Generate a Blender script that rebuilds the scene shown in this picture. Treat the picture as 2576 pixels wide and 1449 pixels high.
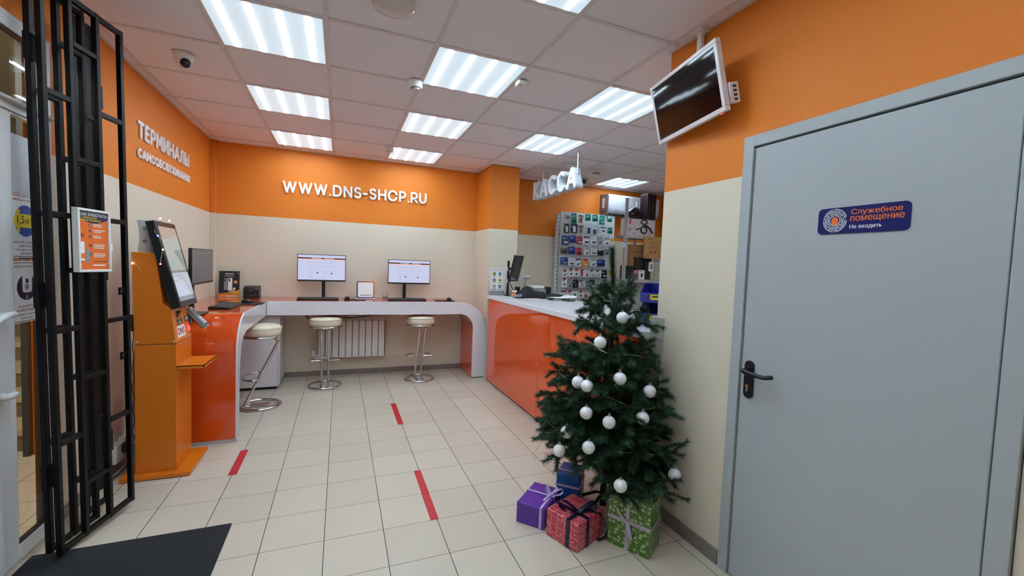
import bpy, bmesh, math, random
from mathutils import Matrix, Vector
from math import sin, cos, pi, radians, atan2

for o in list(bpy.data.objects):
    bpy.data.objects.remove(o)
SC = bpy.context.scene
COL = SC.collection
random.seed(7)

# ------------------------------------------------------------------ camera
yaw, pit, rol, FPX = -0.38607901, -0.05055955, -0.038464, 1065.3972
M3 = Matrix.Rotation(yaw, 3, 'Z') @ Matrix.Rotation(pit, 3, 'X') @ Matrix.Rotation(rol, 3, 'Y')
rt, fw, upv = M3.col[0], M3.col[1], M3.col[2]
cd = bpy.data.cameras.new('camera')
cam = bpy.data.objects.new('camera', cd)
COL.objects.link(cam)
mw = Matrix((rt, upv, -fw)).transposed().to_4x4()
mw.translation = (0.69434, -2.55073, 1.45485)
cam.matrix_world = mw
cd.sensor_width = 36.0
cd.lens = FPX * 36.0 / 2576.0
cd.clip_start = 0.02
SC.camera = cam

# ------------------------------------------------------------------ view, world, light levels
SC.view_settings.view_transform = 'Standard'
SC.view_settings.look = 'None'
SC.view_settings.exposure = 0.0
SC.view_settings.gamma = 1.0
SC.view_settings.use_curve_mapping = False
W = bpy.data.worlds.new('world')
SC.world = W
W.use_nodes = True
W.node_tree.nodes['Background'].inputs[0].default_value = (0.75, 0.85, 1.0, 1)
W.node_tree.nodes['Background'].inputs[1].default_value = 0.12
TUBE_PEAK = 82.0      # brightness of the fluorescent tubes behind the prismatic diffusers
TUBE_BASE = 0.60      # brightness of the diffuser between the tubes

# ------------------------------------------------------------------ materials
def lin(c):
    return c / 12.92 if c <= 0.04045 else ((c + 0.055) / 1.055) ** 2.4

def rgb(h):
    if isinstance(h, str):
        return tuple(lin(int(h[i:i + 2], 16) / 255) for i in (0, 2, 4)) + (1,)
    return tuple(h) + (1,)

MC = {}
def mat(name, col, rough=0.5, metal=0.0, spec=0.5, coat=0.0, em=None, ems=0.0, alpha=1.0, trans=0.0, bump=0.0, bscale=200.0, vary=0.0):
    key = name
    if key in MC:
        return MC[key]
    m = bpy.data.materials.new(name)
    m.use_nodes = True
    nt = m.node_tree
    b = nt.nodes['Principled BSDF']
    b.inputs['Base Color'].default_value = rgb(col)
    b.inputs['Roughness'].default_value = rough
    b.inputs['Metallic'].default_value = metal
    b.inputs['Specular IOR Level'].default_value = spec
    b.inputs['Coat Weight'].default_value = coat
    b.inputs['Coat Roughness'].default_value = 0.03
    b.inputs['Transmission Weight'].default_value = trans
    b.inputs['Alpha'].default_value = alpha
    if em:
        b.inputs['Emission Color'].default_value = rgb(em)
        b.inputs['Emission Strength'].default_value = ems
    tc = nt.nodes.new('ShaderNodeTexCoord')
    nz = nt.nodes.new('ShaderNodeTexNoise')
    nz.inputs['Scale'].default_value = bscale
    nz.inputs['Detail'].default_value = 3
    nt.links.new(tc.outputs['Object'], nz.inputs['Vector'])
    if bump:
        bp = nt.nodes.new('ShaderNodeBump')
        bp.inputs['Strength'].default_value = bump
        bp.inputs['Distance'].default_value = 0.002
        nt.links.new(nz.outputs['Fac'], bp.inputs['Height'])
        nt.links.new(bp.outputs['Normal'], b.inputs['Normal'])
    if vary:
        mx = nt.nodes.new('ShaderNodeMixRGB')
        mx.blend_type = 'MULTIPLY'
        mx.inputs[0].default_value = vary
        mx.inputs[1].default_value = rgb(col)
        nt.links.new(nz.outputs['Fac'], mx.inputs[2])
        nt.links.new(mx.outputs[0], b.inputs['Base Color'])
    else:
        mr = nt.nodes.new('ShaderNodeMapRange')
        mr.inputs[3].default_value = max(0, rough - 0.008)
        mr.inputs[4].default_value = min(1, rough + 0.008)
        nt.links.new(nz.outputs['Fac'], mr.inputs[0])
        nt.links.new(mr.outputs[0], b.inputs['Roughness'])
    MC[key] = m
    return m

ORANGE, CREAM = 'DE7E28', 'DDD3C0'
def wall_paint():
    m = bpy.data.materials.new('two_tone_wall_paint')
    m.use_nodes = True
    nt = m.node_tree
    b = nt.nodes['Principled BSDF']
    g = nt.nodes.new('ShaderNodeNewGeometry')
    s = nt.nodes.new('ShaderNodeSeparateXYZ')
    gt = nt.nodes.new('ShaderNodeMath'); gt.operation = 'GREATER_THAN'; gt.inputs[1].default_value = 1.93
    mx = nt.nodes.new('ShaderNodeMixRGB')
    mx.inputs[1].default_value = rgb(CREAM); mx.inputs[2].default_value = rgb(ORANGE)
    nz = nt.nodes.new('ShaderNodeTexNoise'); nz.inputs['Scale'].default_value = 160; nz.inputs['Detail'].default_value = 4
    bp = nt.nodes.new('ShaderNodeBump'); bp.inputs['Strength'].default_value = 0.05; bp.inputs['Distance'].default_value = 0.003
    L = nt.links.new
    L(g.outputs['Position'], s.inputs[0]); L(s.outputs['Z'], gt.inputs[0]); L(gt.outputs[0], mx.inputs[0])
    L(mx.outputs[0], b.inputs['Base Color']); L(g.outputs['Position'], nz.inputs['Vector'])
    L(nz.outputs['Fac'], bp.inputs['Height']); L(bp.outputs['Normal'], b.inputs['Normal'])
    b.inputs['Roughness'].default_value = 0.55
    b.inputs['Specular IOR Level'].default_value = 0.3
    return m

TX, TY, OX, OY = 0.29518, 0.30072, 0.34403, 2.16933
def tile_floor():
    m = bpy.data.materials.new('beige_floor_tiles')
    m.use_nodes = True
    nt = m.node_tree
    b = nt.nodes['Principled BSDF']
    L = nt.links.new
    def math_(op, a, v=None):
        n = nt.nodes.new('ShaderNodeMath'); n.operation = op
        for i, x in enumerate((a, v)):
            if x is None: continue
            if isinstance(x, (int, float)): n.inputs[i].default_value = x
            else: L(x, n.inputs[i])
        return n.outputs[0]
    g = nt.nodes.new('ShaderNodeNewGeometry')
    s = nt.nodes.new('ShaderNodeSeparateXYZ'); L(g.outputs['Position'], s.inputs[0])
    def axis(o, off, size):
        u = math_('DIVIDE', math_('SUBTRACT', o, off), size)
        fr = math_('FRACT', math_('ADD', u, 100.0))
        d = math_('MINIMUM', fr, math_('SUBTRACT', 1.0, fr))
        return math_('FLOOR', math_('ADD', u, 100.0)), math_('MULTIPLY', d, size)
    cx, dx = axis(s.outputs['X'], OX, TX)
    cy, dy = axis(s.outputs['Y'], OY, TY)
    gx = math_('LESS_THAN', dx, 0.0019); gy = math_('LESS_THAN', dy, 0.0013)
    gr = math_('MAXIMUM', gx, gy)
    cb = nt.nodes.new('ShaderNodeCombineXYZ'); L(cx, cb.inputs[0]); L(cy, cb.inputs[1])
    wn = nt.nodes.new('ShaderNodeTexWhiteNoise'); L(cb.outputs[0], wn.inputs['Vector'])
    mr = nt.nodes.new('ShaderNodeMapRange'); mr.inputs[3].default_value = 0.94; mr.inputs[4].default_value = 1.04
    L(wn.outputs['Value'], mr.inputs[0])
    nz = nt.nodes.new('ShaderNodeTexNoise'); nz.inputs['Scale'].default_value = 3.5; nz.inputs['Detail'].default_value = 5
    L(g.outputs['Position'], nz.inputs['Vector'])
    mr2 = nt.nodes.new('ShaderNodeMapRange'); mr2.inputs[3].default_value = 0.95; mr2.inputs[4].default_value = 1.05
    L(nz.outputs['Fac'], mr2.inputs[0])
    hs = nt.nodes.new('ShaderNodeHueSaturation'); hs.inputs['Color'].default_value = rgb('C6BBAA')
    L(math_('MULTIPLY', mr.outputs[0], mr2.outputs[0]), hs.inputs['Value'])
    mx = nt.nodes.new('ShaderNodeMixRGB'); L(gr, mx.inputs[0]); L(hs.outputs[0], mx.inputs[1]); mx.inputs[2].default_value = rgb('43413C')
    L(mx.outputs[0], b.inputs['Base Color'])
    rr = nt.nodes.new('ShaderNodeMapRange'); L(gr, rr.inputs[0]); rr.inputs[3].default_value = 0.33; rr.inputs[4].default_value = 0.9
    L(rr.outputs[0], b.inputs['Roughness'])
    b.inputs['Specular IOR Level'].default_value = 0.35
    bp = nt.nodes.new('ShaderNodeBump'); bp.inputs['Strength'].default_value = 0.4; bp.inputs['Distance'].default_value = 0.0015; bp.invert = True
    L(gr, bp.inputs['Height']); L(bp.outputs['Normal'], b.inputs['Normal'])
    return m

def diffuser_mat():
    m = bpy.data.materials.new('lit_prismatic_diffuser')
    m.use_nodes = True
    nt = m.node_tree
    b = nt.nodes['Principled BSDF']
    L = nt.links.new
    tc = nt.nodes.new('ShaderNodeTexCoord')
    s = nt.nodes.new('ShaderNodeSeparateXYZ'); L(tc.outputs['UV'], s.inputs[0])
    def math_(op, a, v=None):
        n = nt.nodes.new('ShaderNodeMath'); n.operation = op
        for i, x in enumerate((a, v)):
            if x is None: continue
            if isinstance(x, (int, float)): n.inputs[i].default_value = x
            else: L(x, n.inputs[i])
        return n.outputs[0]
    u = math_('MULTIPLY', s.outputs['X'], 4.0)
    fr = math_('ABSOLUTE', math_('SUBTRACT', math_('FRACT', u), 0.5))        # 0 at a tube, .5 between
    q = math_('DIVIDE', fr, 0.060)
    core = math_('POWER', 2.718, math_('MULTIPLY', math_('MULTIPLY', q, q), -1.0))
    q2 = math_('DIVIDE', fr, 0.24)
    halo = math_('POWER', 2.718, math_('MULTIPLY', math_('MULTIPLY', q2, q2), -1.0))
    v = s.outputs['Y']
    ed = math_('MINIMUM', v, math_('SUBTRACT', 1.0, v))
    ends = math_('MINIMUM', math_('MULTIPLY', ed, 9.0), 1.0)
    ends = math_('ADD', math_('MULTIPLY', ends, 0.75), 0.25)
    st = math_('ADD', math_('MULTIPLY', math_('ADD', math_('MULTIPLY', core, TUBE_PEAK), math_('MULTIPLY', halo, 0.25)), ends), TUBE_BASE)
    b.inputs['Base Color'].default_value = (0.6, 0.65, 0.68, 1)
    b.inputs['Emission Color'].default_value = (0.78, 0.985, 1.14, 1)
    L(st, b.inputs['Emission Strength'])
    b.inputs['Roughness'].default_value = 0.3
    return m

PAINT = wall_paint()
TILES = tile_floor()
DIFF = diffuser_mat()
white_pl = mat('white_plastic', 'E8E8E6', 0.35)
white_lam = mat('white_laminate', 'E4E4E8', 0.18, spec=0.4)
white_gloss = mat('white_gloss_edge', 'E6E4EA', 0.1, coat=0.4)
orange_lam = mat('orange_gloss_laminate', 'D84E18', 0.10, coat=0.7, spec=0.5)
orange_pan = mat('orange_gloss_panel', 'E4551A', 0.03, coat=0.6, spec=0.5)
black_pl = mat('black_plastic', '121216', 0.38)
black_gl = mat('black_gloss', '0A0A0E', 0.05, coat=1.0)
dark_rub = mat('dark_rubber', '16161A', 0.8)
steel_blk = mat('black_painted_steel', '09090B', 0.45, spec=0.2)
chrome = mat('chrome', 'D8D8DC', 0.08, metal=1.0)
satin = mat('satin_aluminium', 'C8CACC', 0.3, metal=0.9)
grey_metal = mat('light_grey_metal', 'B6B8BA', 0.45, metal=0.2)
door_grey = mat('grey_powder_coat', 'A9B0B4', 0.38, bump=0.06, bscale=350.0, spec=0.4)
gap_dark = mat('dark_gap', '2A2E30', 0.8)
skirt = mat('grey_brown_tile_skirting', '8A8078', 0.4, vary=0.15, bscale=6.0)
guard_t = mat('grey_beige_tile', 'B0ACA2', 0.35)
grid_wh = mat('ceiling_tile', 'F6F3FC', 0.9, spec=0.1, bump=0.25, bscale=260.0)
tbar = mat('ceiling_bar', 'E4DEE0', 0.5, spec=0.2)
red_tape = mat('red_tape', 'C02530', 0.35)
pvc = mat('white_pvc', 'E4E6E6', 0.3)
grey_dk = mat('dark_grey_plastic', '3A3C40', 0.45)
grey_md = mat('mid_grey_plastic', '85888C', 0.4)
navy = mat('navy_print', '14165E', .45, spec=.25)
navy_dk = mat('dark_navy_print', '20264C', 0.4)
orange_pr = mat('orange_print', 'E8702A', 0.4)
yellow_pr = mat('yellow_print', 'E2C62A', 0.4)
white_pr = mat('white_print', 'F0F0F0', 0.4)
red_pr = mat('red_print', 'B8283A', 0.4)
maroon_pr = mat('maroon_print', '7C1E38', 0.4)
black_pr = mat('black_print', '141418', 0.4)
grey_pr = mat('grey_print', '8E9096', 0.5)
film = mat('frosted_film', 'CDD4D8', 0.45)
cream_leather = mat('cream_leatherette', 'DCD2BC', 0.42, bump=0.05, bscale=90)
kiosk_or = mat('amber_powder_coat', 'D8761A', 0.28, spec=0.5)
carpet = mat('black_rib_carpet', '1B1D22', 0.95, bump=0.8, bscale=420)
cardboard = mat('brown_cardboard', 'A4784C', 0.85)
kraft = mat('kraft_paper', 'B98E5C', 0.85, vary=0.1, bscale=30)

def glass_mat(name, tint, rough=0.02):
    m = bpy.data.materials.new(name)
    m.use_nodes = True
    nt = m.node_tree
    out = nt.nodes['Material Output']
    nt.nodes.remove(nt.nodes['Principled BSDF'])
    t = nt.nodes.new('ShaderNodeBsdfTransparent'); t.inputs[0].default_value = rgb(tint)
    g = nt.nodes.new('ShaderNodeBsdfGlossy'); g.inputs['Roughness'].default_value = rough
    lw = nt.nodes.new('ShaderNodeLayerWeight'); lw.inputs[0].default_value = 0.5
    pw = nt.nodes.new('ShaderNodeMath'); pw.operation = 'POWER'; pw.inputs[1].default_value = 4.0; nt.links.new(lw.outputs['Facing'], pw.inputs[0])
    f = nt.nodes.new('ShaderNodeMath'); f.operation = 'MULTIPLY_ADD'; f.inputs[1].default_value = 0.5; f.inputs[2].default_value = 0.035; nt.links.new(pw.outputs[0], f.inputs[0])
    mx = nt.nodes.new('ShaderNodeMixShader')
    nt.links.new(f.outputs[0], mx.inputs[0]); nt.links.new(t.outputs[0], mx.inputs[1]); nt.links.new(g.outputs[0], mx.inputs[2])
    nt.links.new(mx.outputs[0], out.inputs[0])
    return m
GLASS = glass_mat('clear_pane', 'F0F4F2')
CLEAR = glass_mat('clear_blister', 'E8EAEC', 0.12)

# ------------------------------------------------------------------ building helpers
WM = {}
def put(o, parent=None):
    COL.objects.link(o)
    if parent is not None:
        o.parent = parent
        WM[o.name] = WM[parent.name]
    return o

def tag(o, label=None, cat=None, group=None, kind=None):
    if label: o['label'] = label
    if cat: o['category'] = cat
    if group: o['group'] = group
    if kind: o['kind'] = kind
    return o

def thing(name, label, cat, loc=(0, 0, 0), rz=0.0, group=None):
    o = bpy.data.objects.new(name, None)
    o.empty_display_size = 0.05
    COL.objects.link(o)
    o.location = loc
    o.rotation_euler = (0, 0, rz)
    WM[o.name] = Matrix.Translation(loc) @ Matrix.Rotation(rz, 4, 'Z')
    return tag(o, label, cat, group)

def fr(o, r, u):
    r = Vector(r).normalized(); u = Vector(u)
    u = (u - r * u.dot(r)).normalized(); n = r.cross(u)
    m = Matrix((r, u, n)).transposed().to_4x4()
    m.translation = o
    return m

I4 = Matrix.Identity(4)
TXT = {}
def text_raw(s, res=3):
    """outlines of a line of text, one filled piece per outer contour (glyph contours may overlap)"""
    k = (s, res)
    if k in TXT: return TXT[k]
    c = bpy.data.curves.new('t', 'FONT')
    c.body = s; c.size = 1.0
    ob = bpy.data.objects.new('t', c); COL.objects.link(ob)
    cu = ob.to_curve(bpy.context.evaluated_depsgraph_get())
    loops = []
    for sp in cu.splines:
        bp = sp.bezier_points; P = []
        for i in range(len(bp)):
            p, q = bp[i], bp[(i + 1) % len(bp)]
            st = (q.co - p.co).length
            straight = (p.handle_right - p.co).length < 1e-5 and (q.handle_left - q.co).length < 1e-5
            seg = q.co - p.co
            if not straight and seg.length > 1e-6:
                d1 = (p.handle_right - p.co).cross(seg).length / seg.length; d2 = (q.handle_left - q.co).cross(seg).length / seg.length
                straight = max(d1, d2) < 2e-3
            n = 1 if straight else res + 1
            for j in range(n):
                t = j / n
                P.append((p.co * (1 - t) ** 3 + p.handle_right * (3 * t * (1 - t) ** 2) + q.handle_left * (3 * t * t * (1 - t)) + q.co * t ** 3).xy)
        Q = [p for i, p in enumerate(P) if (p - P[i - 1]).length > 1e-5]
        if len(Q) > 2: loops.append(Q)
    ob.to_curve_clear(); bpy.data.objects.remove(ob); bpy.data.curves.remove(c)
    def area(P): return sum(P[i - 1].x * P[i].y - P[i].x * P[i - 1].y for i in range(len(P))) / 2
    def inside(p, P):
        r = False
        for i in range(len(P)):
            a, b = P[i - 1], P[i]
            if (a.y > p.y) != (b.y > p.y) and p.x < (b.x - a.x) * (p.y - a.y) / (b.y - a.y) + a.x: r = not r
        return r
    ar = [area(P) for P in loops]
    kids, holes = {}, []
    for i in range(len(loops)):         # a contour of the other direction lying fully within a bigger one is its counter
        par = [o for o in range(len(loops)) if o != i and ar[o] * ar[i] < 0 and abs(ar[o]) > abs(ar[i]) and sum(inside(p, loops[o]) for p in loops[i]) > .8 * len(loops[i])]
        if par: holes.append((i, min(par, key=lambda o: abs(ar[o]))))
    hs = {i for i, _ in holes}
    outs = [i for i in range(len(loops)) if i not in hs]
    kids = {o: [i for i, p in holes if p == o] for o in outs}
    pieces = []
    from mathutils.geometry import tessellate_polygon
    for o in outs:
        group = [loops[o]] + [loops[h] for h in kids[o]]
        tris = tessellate_polygon([[Vector((p.x, p.y, 0)) for p in P] for P in group])
        vs = [p.copy() for P in group for p in P]
        fs = []
        for t in tris:
            A = (vs[t[1]] - vs[t[0]]).cross(vs[t[2]] - vs[t[0]])
            if abs(A) > 1e-12: fs.append(tuple(t) if A > 0 else tuple(t[::-1]))
        rings, n = [], 0
        for P in group: rings.append(list(range(n, n + len(P)))); n += len(P)
        pieces.append((vs, fs, rings))
    TXT[k] = pieces
    return pieces

class G:
    def __init__(s, xf=None):
        s.v, s.f, s.m, s.mats = [], [], [], []
        s.xf = xf or I4
        s.uv = None
    def mi(s, m):
        if m not in s.mats: s.mats.append(m)
        return s.mats.index(m)
    def add(s, vs, fs, m, xf=None):
        X = s.xf @ xf if xf is not None else s.xf
        n = len(s.v); k = s.mi(m)
        s.v += [X @ Vector(v) for v in vs]
        s.f += [tuple(i + n for i in f) for f in fs]
        s.m += [k] * len(fs)
        return s
    def box(s, a, b, m, xf=None):
        x0, y0, z0 = (min(p, q) for p, q in zip(a, b)); x1, y1, z1 = (max(p, q) for p, q in zip(a, b))
        vs = [(x0, y0, z0), (x1, y0, z0), (x1, y1, z0), (x0, y1, z0), (x0, y0, z1), (x1, y0, z1), (x1, y1, z1), (x0, y1, z1)]
        return s.add(vs, [(3, 2, 1, 0), (4, 5, 6, 7), (0, 1, 5, 4), (1, 2, 6, 5), (2, 3, 7, 6), (3, 0, 4, 7)], m, xf)
    def prism(s, poly, z0, z1, m, xf=None):
        n = len(poly)
        ar = sum(poly[i][0] * poly[(i + 1) % n][1] - poly[(i + 1) % n][0] * poly[i][1] for i in range(n))
        if ar < 0: poly = poly[::-1]
        vs = [(x, y, z0) for x, y in poly] + [(x, y, z1) for x, y in poly]
        fs = [tuple(range(n - 1, -1, -1)), tuple(range(n, 2 * n))] + [(i, (i + 1) % n, n + (i + 1) % n, n + i) for i in range(n)]
        return s.add(vs, fs, m, xf)
    def tube(s, pts, r, m, seg=8, closed=False, xf=None):
        pts = [Vector(p) for p in pts]; n = len(pts)
        rr = r if isinstance(r, (list, tuple)) else [r] * n
        vs, fs = [], []
        ref = None
        for i, p in enumerate(pts):
            a = pts[(i - 1) % n] if (closed or i > 0) else p
            b = pts[(i + 1) % n] if (closed or i < n - 1) else p
            t = (b - a).normalized()
            if ref is None:
                ref = Vector((0, 0, 1)) if abs(t.z) < 0.9 else Vector((1, 0, 0))
            ref = (ref - t * ref.dot(t)).normalized()
            bi = t.cross(ref)
            for k in range(seg):
                an = 2 * pi * k / seg
                vs.append(p + (ref * cos(an) + bi * sin(an)) * rr[i])
        for i in range(n if closed else n - 1):
            j = (i + 1) % n
            for k in range(seg):
                l = (k + 1) % seg
                fs.append((i * seg + k, i * seg + l, j * seg + l, j * seg + k))
        if not closed:
            fs.append(tuple(range(seg - 1, -1, -1)))
            fs.append(tuple((n - 1) * seg + k for k in range(seg)))
        return s.add(vs, fs, m, xf)
    def cyl(s, p, q, r, m, seg=16, r2=None, xf=None):
        return s.tube([p, q], [r, r if r2 is None else r2], m, seg, False, xf)
    def lathe(s, prof, c, m, seg=24, xf=None):
        vs, fs = [], []
        n = len(prof)
        for r, z in prof:
            for k in range(seg):
                a = 2 * pi * k / seg
                vs.append((c[0] + max(r, 1e-4) * cos(a), c[1] + max(r, 1e-4) * sin(a), c[2] + z))
        for i in range(n - 1):
            for k in range(seg):
                l = (k + 1) % seg
                fs.append((i * seg + k, i * seg + l, (i + 1) * seg + l, (i + 1) * seg + k))
        fs.append(tuple(range(seg - 1, -1, -1))); fs.append(tuple((n - 1) * seg + k for k in range(seg)))
        return s.add(vs, fs, m, xf)
    def ball(s, c, r, m, seg=20, rings=12, sc=(1, 1, 1), xf=None):
        prof = [(r * sin(pi * i / rings), -r * cos(pi * i / rings)) for i in range(rings + 1)]
        X = Matrix.Translation(c) @ Matrix.Diagonal((*sc, 1))
        return s.lathe(prof, (0, 0, 0), m, seg, (xf @ X) if xf is not None else X)
    def strap(s, pts, wd, w, t, m, xf=None):
        """flat ribbon along pts; wd = width direction (one vector or one per point)"""
        pts = [Vector(p) for p in pts]; n = len(pts)
        wds = [Vector(x).normalized() for x in wd] if isinstance(wd, list) else [Vector(wd).normalized()] * n
        vs, fs = [], []
        for i, p in enumerate(pts):
            a = pts[max(i - 1, 0)]; b = pts[min(i + 1, n - 1)]
            tg = (b - a).normalized()
            wv = (wds[i] - tg * wds[i].dot(tg)).normalized()
            nn = tg.cross(wv)
            for sx, sz in ((-1, -1), (1, -1), (1, 1), (-1, 1)):
                vs.append(p + wv * (sx * w / 2) + nn * (sz * t / 2))
        for i in range(n - 1):
            for k in range(4):
                l = (k + 1) % 4
                fs.append((i * 4 + k, i * 4 + l, i * 4 + 4 + l, i * 4 + 4 + k))
        fs.append((3, 2, 1, 0)); fs.append(tuple((n - 1) * 4 + k for k in range(4)))
        return s.add(vs, fs, m, xf)
    def text(s, t, x0, y0, x1, y1, z0, z1, m, off=0.0, res=3, xf=None):
        pieces = text_raw(t, res)
        if not pieces: return s
        cop = ((-1, 0), (1, 0)) if off else ((0, 0),)
        bx0 = min(v.x for p in pieces for v in p[0]) - off * 1.2; bx1 = max(v.x for p in pieces for v in p[0]) + off * 1.2
        by0 = min(v.y for p in pieces for v in p[0]); by1 = max(v.y for p in pieces for v in p[0])
        sx = (x1 - x0) / (bx1 - bx0); sy = (y1 - y0) / (by1 - by0)
        for q, (ax, ay) in enumerate(cop):
            for k, (vs, fs, rings) in enumerate(pieces):
                zt = z1 - ((k * 2 + q) % 6) * 4e-5
                P = [(x0 + (v.x + ax * off * 1.2 - bx0) * sx, y0 + (v.y - by0) * sy) for v in vs]
                n = len(P)
                F = list(fs)
                V = [(x, y, zt) for x, y in P] + [(x, y, z0) for x, y in P]
                for r in rings:
                    for i in range(len(r)): F.append((r[i - 1] + n, r[i] + n, r[i], r[i - 1]))
                s.add(V, F, m, xf)
        return s
    def obj(s, name, parent=None, bevel=0.0, seg=2, angle=40, local=False, label=None, uvbox=False, flat=False):
        me = bpy.data.meshes.new(name)
        vs = s.v
        if parent is not None and not local:
            inv = WM[parent.name].inverted()
            vs = [inv @ v for v in vs]
        me.from_pydata([tuple(v) for v in vs], [], s.f)
        for m in s.mats: me.materials.append(m)
        me.polygons.foreach_set('material_index', s.m)
        if not flat:
            me.polygons.foreach_set('use_smooth', [True] * len(me.polygons))
            me.set_sharp_from_angle(angle=radians(angle))
        if uvbox:
            ul = me.uv_layers.new(name='UVMap')
            for p in me.polygons:
                n = p.normal
                for li in p.loop_indices:
                    v = me.vertices[me.loops[li].vertex_index].co
                    if abs(n.z) >= max(abs(n.x), abs(n.y)): uv = (v.x, v.y)
                    elif abs(n.x) > abs(n.y): uv = (v.y + 0.31, v.z)
                    else: uv = (v.x + 0.17, v.z)
                    ul.data[li].uv = uv
        me.update()
        o = bpy.data.objects.new(name, me)
        put(o, parent)
        if parent is None: WM[o.name] = I4
        if bevel:
            bv = o.modifiers.new('bevel', 'BEVEL')
            bv.width = bevel; bv.segments = seg; bv.limit_method = 'ANGLE'; bv.angle_limit = radians(35)
            bv.harden_normals = False
        if label: o['label'] = label
        return o

def struct(g, name, **k):
    return tag(g.obj(name, **k), kind='structure')

def arc(cx, cy, r, a0, a1, n=12):
    return [(cx + r * cos(radians(a0 + (a1 - a0) * i / n)), cy + r * sin(radians(a0 + (a1 - a0) * i / n))) for i in range(n + 1)]

def rrect(x0, y0, x1, y1, r, n=5):
    return arc(x1 - r, y1 - r, r, 0, 90, n) + arc(x0 + r, y1 - r, r, 90, 180, n) + arc(x0 + r, y0 + r, r, 180, 270, n) + arc(x1 - r, y0 + r, r, 270, 360, n)

def lines(g, x0, x1, ytop, n, pitch, h, z0, z1, m, ragged=0.3, seed=1):
    rnd = random.Random(seed)
    for i in range(n):
        xe = x1 - (x1 - x0) * ragged * rnd.random()
        y = ytop - i * pitch
        g.box((x0, y - h, z0), (xe, y, z1), m)

def clines(g, x0, x1, ytop, n, pitch, h, z0, z1, m, ragged=0.3, seed=1):
    rnd = random.Random(seed)
    for i in range(n):
        d = (x1 - x0) * ragged * rnd.random() / 2
        y = ytop - i * pitch
        g.box((x0 + d, y - h, z0), (x1 - d, y, z1), m)

def el(cx, cy, rx, ry, a0, a1, n=16):
    return [(cx + rx * cos(radians(a0 + (a1 - a0) * i / n)), cy + ry * sin(radians(a0 + (a1 - a0) * i / n))) for i in range(n + 1)]
S_ = el(.5, .76, .46, .24, 30, 270, 14) + el(.5, .26, .5, .26, 90, -150, 14)
GL = {
    'W': (1.12, [[(0, 1), (.25, 0), (.5, .95), (.75, 0), (1, 1)]]), '.': (.0, [[(0, 0), (0.01, 0)]]), '-': (.42, [[(0, .45), (1, .45)]]),
    'D': (.78, [[(0, 0), (0, 1), (.4, 1)] + el(.4, .5, .6, .5, 90, -90) + [(.4, 0), (0, 0)]]), 'N': (.76, [[(0, 0), (0, 1), (1, 0), (1, 1)]]),
    'S': (.66, [S_]), 'H': (.76, [[(0, 0), (0, 1)], [(1, 0), (1, 1)], [(0, .5), (1, .5)]]), 'O': (.92, [el(.5, .5, .5, .5, 0, 360, 28)]),
    'P': (.66, [[(0, 0), (0, 1), (.5, 1)] + el(.5, .7, .5, .3, 90, -90) + [(.5, .4), (0, .4)]]),
    'R': (.68, [[(0, 0), (0, 1), (.5, 1)] + el(.5, .7, .5, .3, 90, -90) + [(.5, .4), (0, .4)], [(.5, .4), (1, 0)]]),
    'U': (.74, [[(0, 1), (0, .4)] + el(.5, .4, .5, .4, 180, 360) + [(1, .4), (1, 1)]]),
    'К': (.66, [[(0, 0), (0, 1)], [(.95, 1), (.08, .5), (1, 0)]]), 'А': (.86, [[(0, 0), (.5, 1), (1, 0)], [(.2, .3), (.8, .3)]]),
    'С': (.82, [el(.52, .5, .52, .5, 48, 312, 22)]), 'Т': (.7, [[(0, 1), (1, 1)], [(.5, 1), (.5, 0)]]), 'Е': (.56, [[(1, 1), (0, 1), (0, 0), (1, 0)], [(0, .52), (.85, .52)]]),
    'М': (.9, [[(0, 0), (.04, 1), (.5, .3), (.96, 1), (1, 0)]]), 'И': (.76, [[(0, 1), (0, 0), (1, 1), (1, 0)]]), 'Л': (.76, [[(0, 0), (.12, .06), (.28, 1), (1, 1), (1, 0)]]),
    'Ы': (.86, [[(0, 1), (0, 0), (.35, 0)] + el(.35, .28, .28, .28, -90, 90, 10) + [(.35, .56), (0, .56)], [(1, 0), (1, 1)]]),
    'Б': (.66, [[(.9, 1), (0, 1), (0, 0), (.5, 0)] + el(.5, .29, .5, .29, -90, 90, 12) + [(.5, .58), (0, .58)]]),
    'У': (.76, [[(0, 1), (.52, .33)], [(1, 1), (.46, .16), (.3, .02), (.08, 0)]]), 'Ж': (1.0, [[(.5, 0), (.5, 1)], [(0, 1), (.5, .5), (0, 0)], [(1, 1), (.5, .5), (1, 0)]]),
    'В': (.66, [[(0, 0), (0, 1), (.5, 1)] + el(.5, .77, .4, .23, 90, -90, 10) + [(.5, .54), (0, .54)], [(.5, .54)] + el(.5, .27, .5, .27, 90, -90, 10) + [(.5, 0), (0, 0)]]),
    'Я': (.68, [[(1, 0), (1, 1), (.5, 1)] + el(.5, .7, .5, .3, 90, 270) + [(.5, .4), (1, .4)], [(.5, .4), (0, 0)]]),
    'Р': (.66, [[(0, 0), (0, 1), (.5, 1)] + el(.5, .7, .5, .3, 90, -90) + [(.5, .4), (0, .4)]]), 'О': (.92, [el(.5, .5, .5, .5, 0, 360, 28)]), 'Н': (.76, [[(0, 0), (0, 1)], [(1, 0), (1, 1)], [(0, .5), (1, .5)]]),
}
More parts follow.
